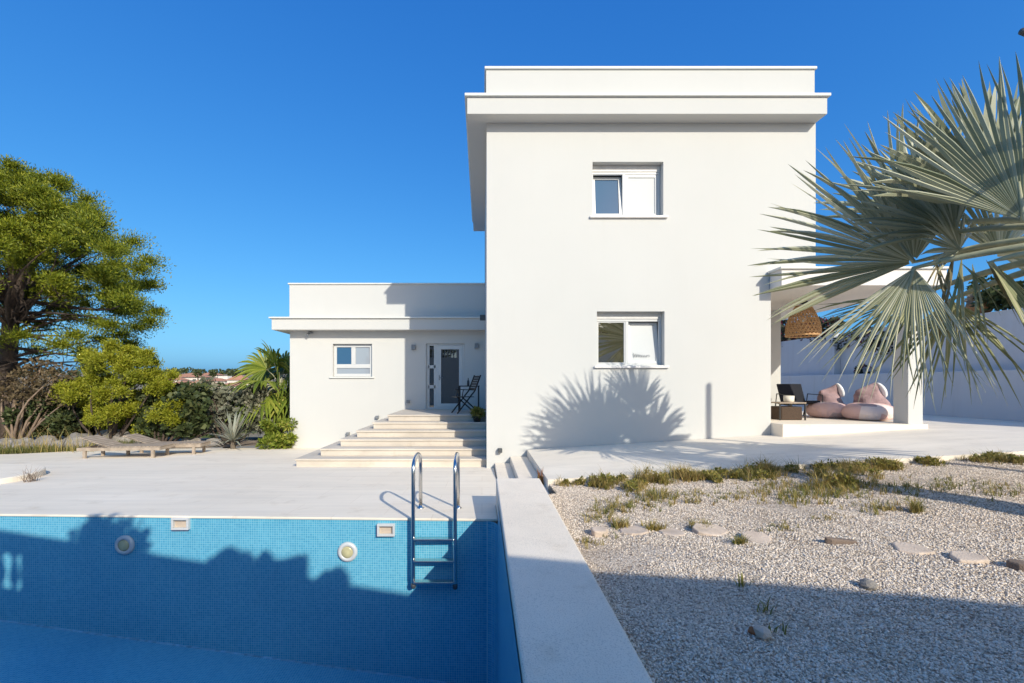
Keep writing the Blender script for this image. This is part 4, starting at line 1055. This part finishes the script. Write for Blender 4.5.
# street lamp beyond the wall, only its head reaching into view; slim garden post right of view
sl = thing('street_lamp', 'street lamp with a long arm above the palm, top right', 'street lamp', (18.4, 14, -1))
m = MB(); m.tube([(18.4, 14, -1.5), (18.4, 14, 9.5), (18.3, 14, 10.4), (17.9, 14, 10.8), (17.0, 14, 10.85)], [.09,.07,.05,.045,.04], 10); obj('pole', m, 'grey_mid', sl, smooth=True)
m = MB(); m.lathe((17.25, 14, 10.82), [(.03, 0), (.13, .12), (.15, .4), (.09, .66), (.02, .72)], 14, (-1,0,0.05)); obj('lamp_head', m, 'grey_dark', sl, smooth=True)
m = MB(); m.tube([(8.15, 3.8, -1.3), (8.15, 3.8, 3.66), (8.15, 3.8, 3.70)], [.055, .055, .03], 12); tag(obj('post', m, 'grey_dark', loc=(8.15, 3.8, -1.2), smooth=True), 'slim dark metal post on the gravel beyond the right edge', 'post')

# ================================================================== BEHIND THE CAMERA: terrace wall with balustrade
def wy(x): return -1.82 - .235*(x-0.0)
rw = thing('balustrade_wall', 'white retaining wall with stone balustrade behind the viewer', 'wall', (2, -2.5, -1.6))
zt = 2.46
def seg_box(mb, x0, x1, z0, z1, th=.16):
    mb.prism([(x0, wy(x0)-th), (x1, wy(x1)-th), (x1, wy(x1)), (x0, wy(x0))], z1, z0)
m = MB(); seg_box(m, -7.5, -1.72, -2.6, zt-.70, .25); seg_box(m, -1.72, 9.5, -2.6, zt, .25); obj('wall', m, 'wall', rw)
m = MB(); seg_box(m, -7.5, -1.72, zt-.14, zt, .2); obj('rail', m, 'wall', rw)
for k in range(28):
    x = -1.9-.2*k; m = MB(); m.lathe((x, wy(x)-.1, zt-.71), [(.06, 0), (.06, .04), (.03, .07), (.035, .12), (.068, .22), (.05, .34), (.028, .44), (.05, .5), (.06, .53), (.06, .575)], 10); obj('baluster', m, 'wall', rw, smooth=True)
for px, py, rad, zc, lab in ((-.45, -1.72, .42, zt+.14, 'round bush growing over the balustrade wall end'), (1.2, -2.1, .22, zt+.05, 'low bush on top of the retaining wall'), (1.95, -2.25, .17, zt+.12, 'upright sprig on the retaining wall top'), (2.55, -2.45, .2, zt+.05, 'little bush on the retaining wall near its middle')):
    c = [(px+rg.uniform(-.6,.6)*rad, py-.2+rg.uniform(-.4,.4)*rad, zc+rg.uniform(-.6,.45)*rad, rad*.55) for _ in range(9)]
    bush('shrub', lab, 'shrub', (px, py-.25, zt-.3), c, 160, (.09, .05), 'shrub', rg.randrange(999), 3)
m = MB(); m.lathe((1.62, wy(1.62)-.1, zt), [(.09, 0), (.05, .04), (.1, .1), (.115, .16), (.08, .25), (.03, .31)], 14); tag(obj('stone_finial', m, 'wall', loc=(1.62, wy(1.62)-.1, zt), smooth=True), 'stone ball finial on top of the retaining wall', 'finial')
for i, (x, y) in enumerate(((6.5, -9.5), (9.5, -10.5), (2.5, -10), (-4, -10))):
    c = [(x+rg.uniform(-1.5,1.5), y+rg.uniform(-1.2,1.2), rg.uniform(1.2, 3.6), rg.uniform(.5,.9)) for _ in range(22)]
    bush('tree', ('olive brown tree behind the retaining wall on the right', 'brown green tree at the far right behind the wall', 'leafy tree behind the middle of the retaining wall', 'leafy tree behind the balustrade')[i], 'tree', (x, y, -.5), c, 200, (.2, .09), ('brown_leaf','shrub','shrub','shrub')[i], 600+i, 6)
m = MB(); m.box(-30, 30, -40, -3.9, -3.0, -.6); struct(obj('upper_ground', m, 'soil'))

# ================================================================== FAR HOUSES
rg = random.Random(31)
FH = [(196, 386, 22, 15, 165, 'far cream house with a wide terracotta hip roof, in front'), (186, 377, 20, 10, 215, 'far house with pale walls left of the hip roofed one'), (222, 379, 14, 10, 200, 'far flat topped cream house on the ridge'), (236, 380, 12, 12, 180, 'far white house partly behind the green palm'), (172, 380, 12, 9, 190, 'far house peeking over the yellow green pine'), (208, 375, 12, 7, 240, 'small far house on the skyline with tiled roof'), (246, 383, 12, 9, 175, 'far pale house right beside the palm fronds'), (180, 384, 16, 8, 172, 'far low house just right of the yellow green pine'), (214, 381, 14, 7, 190, 'far small house right of the front hip roof'), (228, 386, 16, 8, 168, 'far house with red roof low on the slope'), (202, 380, 10, 6, 225, 'far house between the two skyline palms'), (30, 402, 30, 18, 60, 'white neighbouring house glimpsed through the pine branches')]
for i, (px, py, w, h, Y, lab) in enumerate(FH):
    c = P(px, py, Y); wx = w*Y/F/2*1.5; hh = h*Y/F; base = c.z-hh
    t = thing('villa', lab, 'house', (c.x, Y, base), 'houses on the distant hillside')
    m = MB(); m.box(c.x-wx, c.x+wx, Y, Y+wx*1.4, base-6, c.z); obj('wall', m, 'far_wall', t)
    if i == 2:
        m = MB(); m.box(c.x-wx*.5, c.x+wx*.4, Y+1, Y+wx, c.z, c.z+hh*.3); obj('roof', m, 'far_wall', t)
    else:
        e = wx*.12; rh = hh*.42
        m = MB(); m.add([(c.x-wx-e, Y-e, c.z), (c.x+wx+e, Y-e, c.z), (c.x+wx+e, Y+wx*1.4+e, c.z), (c.x-wx-e, Y+wx*1.4+e, c.z), (c.x-wx*.25, Y+wx*.7, c.z+rh), (c.x+wx*.25, Y+wx*.7, c.z+rh)], [(3,2,1,0),(0,1,5,4),(1,2,5),(2,3,4,5),(3,0,4)]); obj('roof', m, 'terracotta', t)
    for k in (-.6, -.1, .45):
        m = MB(); m.box(c.x+wx*k, c.x+wx*(k+.22), Y-.06, Y-.01, c.z-hh*.6, c.z-hh*.22); obj('window', m, 'far_window', t)
for i, (px, py, h, Y, lab) in enumerate(((198, 378, 8, 170, 'tiny far palm standing left on the skyline'), (213, 377, 6, 180, 'tiny far palm standing right on the skyline'))):
    b = P(px, py+6, Y); tp = P(px, py-h*.5, Y); t = thing('fan_palm', lab, 'palm tree', b, 'palms on the skyline')
    m = MB(); m.tube([b-Vector((0,0,3)), tp], [.3, .2], 8); obj('trunk', m, 'bark', t)
    v, f = leaf_cloud([(tp.x, tp.y, tp.z, .8)], 160, (1.1, .22), np.random.default_rng(i)); npobj('crown', v, f, 'shrub', t)
# tree belt on the far slope
cs = []
for k in range(260):
    Y = rg.uniform(45, 160) if len(cs) < 150 else rg.uniform(230, 330); x = rg.uniform(-1.2, -.35)*Y; r = rg.uniform(1.2, 2.6); cs.append((x, Y, ground_z(x, Y)+r*.6, r))
v, f = leaf_cloud(cs, 110, (1.0, .5), np.random.default_rng(77)); stuff(npobj('far_trees', v, f, 'shrub'), 'band of far trees below the hillside houses', 'trees')

# ================================================================== CAMERA, SKY, SUN
for o in scn.objects:
    if o.parent is None: o.location.z += EYE
cam = bpy.data.cameras.new('camera'); co = bpy.data.objects.new('camera', cam); COL.objects.link(co)
cam.sensor_width = 36; cam.lens = 36*F/1024; cam.shift_x = 30/1024; cam.shift_y = 42.5/1024; cam.clip_start = .05; cam.clip_end = 5000
co.location = (0, 0, EYE); co.rotation_euler = (R(90), 0, 0); scn.camera = co
to_sun = Vector((.545, -1, .615)).normalized(); el = math.asin(to_sun.z)
sun = bpy.data.lights.new('sun', 'SUN'); so = bpy.data.objects.new('sun', sun); COL.objects.link(so)
sun.energy = 2.2; sun.angle = R(.5); sun.color = (1.0, .955, .83)
so.rotation_euler = to_sun.to_track_quat('Z', 'Y').to_euler(); so.location = (20, -37, 20)
w = bpy.data.worlds.new('World'); scn.world = w; w.use_nodes = True; nt = w.node_tree
bg = nt.nodes['Background']; sky = nt.nodes.new('ShaderNodeTexSky'); sky.sky_type = 'NISHITA'; sky.sun_disc = False
sky.sun_elevation = el; sky.sun_rotation = math.atan2(to_sun.x, to_sun.y); sky.air_density = 1.0; sky.dust_density = 6.5; sky.ozone_density = 1.5; sky.altitude = 1400
sep = nt.nodes.new('ShaderNodeSeparateColor'); cmb = nt.nodes.new('ShaderNodeCombineColor'); nt.links.new(sky.outputs[0], sep.inputs[0])
for i, (pw, am) in enumerate(SKY):      # film-like response: deepen the blue, hold back the bright horizon
    q = nt.nodes.new('ShaderNodeMath'); q.operation = 'POWER'; q.inputs[1].default_value = pw; nt.links.new(sep.outputs[i], q.inputs[0])
    q2 = nt.nodes.new('ShaderNodeMath'); q2.operation = 'MULTIPLY'; q2.inputs[1].default_value = am*.15**(pw-1); nt.links.new(q.outputs[0], q2.inputs[0]); nt.links.new(q2.outputs[0], cmb.inputs[i])
nt.links.new(cmb.outputs[0], bg.inputs['Color']); bg.inputs['Strength'].default_value = .15
scn.view_settings.view_transform = 'Standard'; scn.view_settings.look = 'None'; scn.view_settings.exposure = 1.05; scn.view_settings.gamma = 1
scn.cycles.max_bounces = 8; scn.cycles.diffuse_bounces = 4
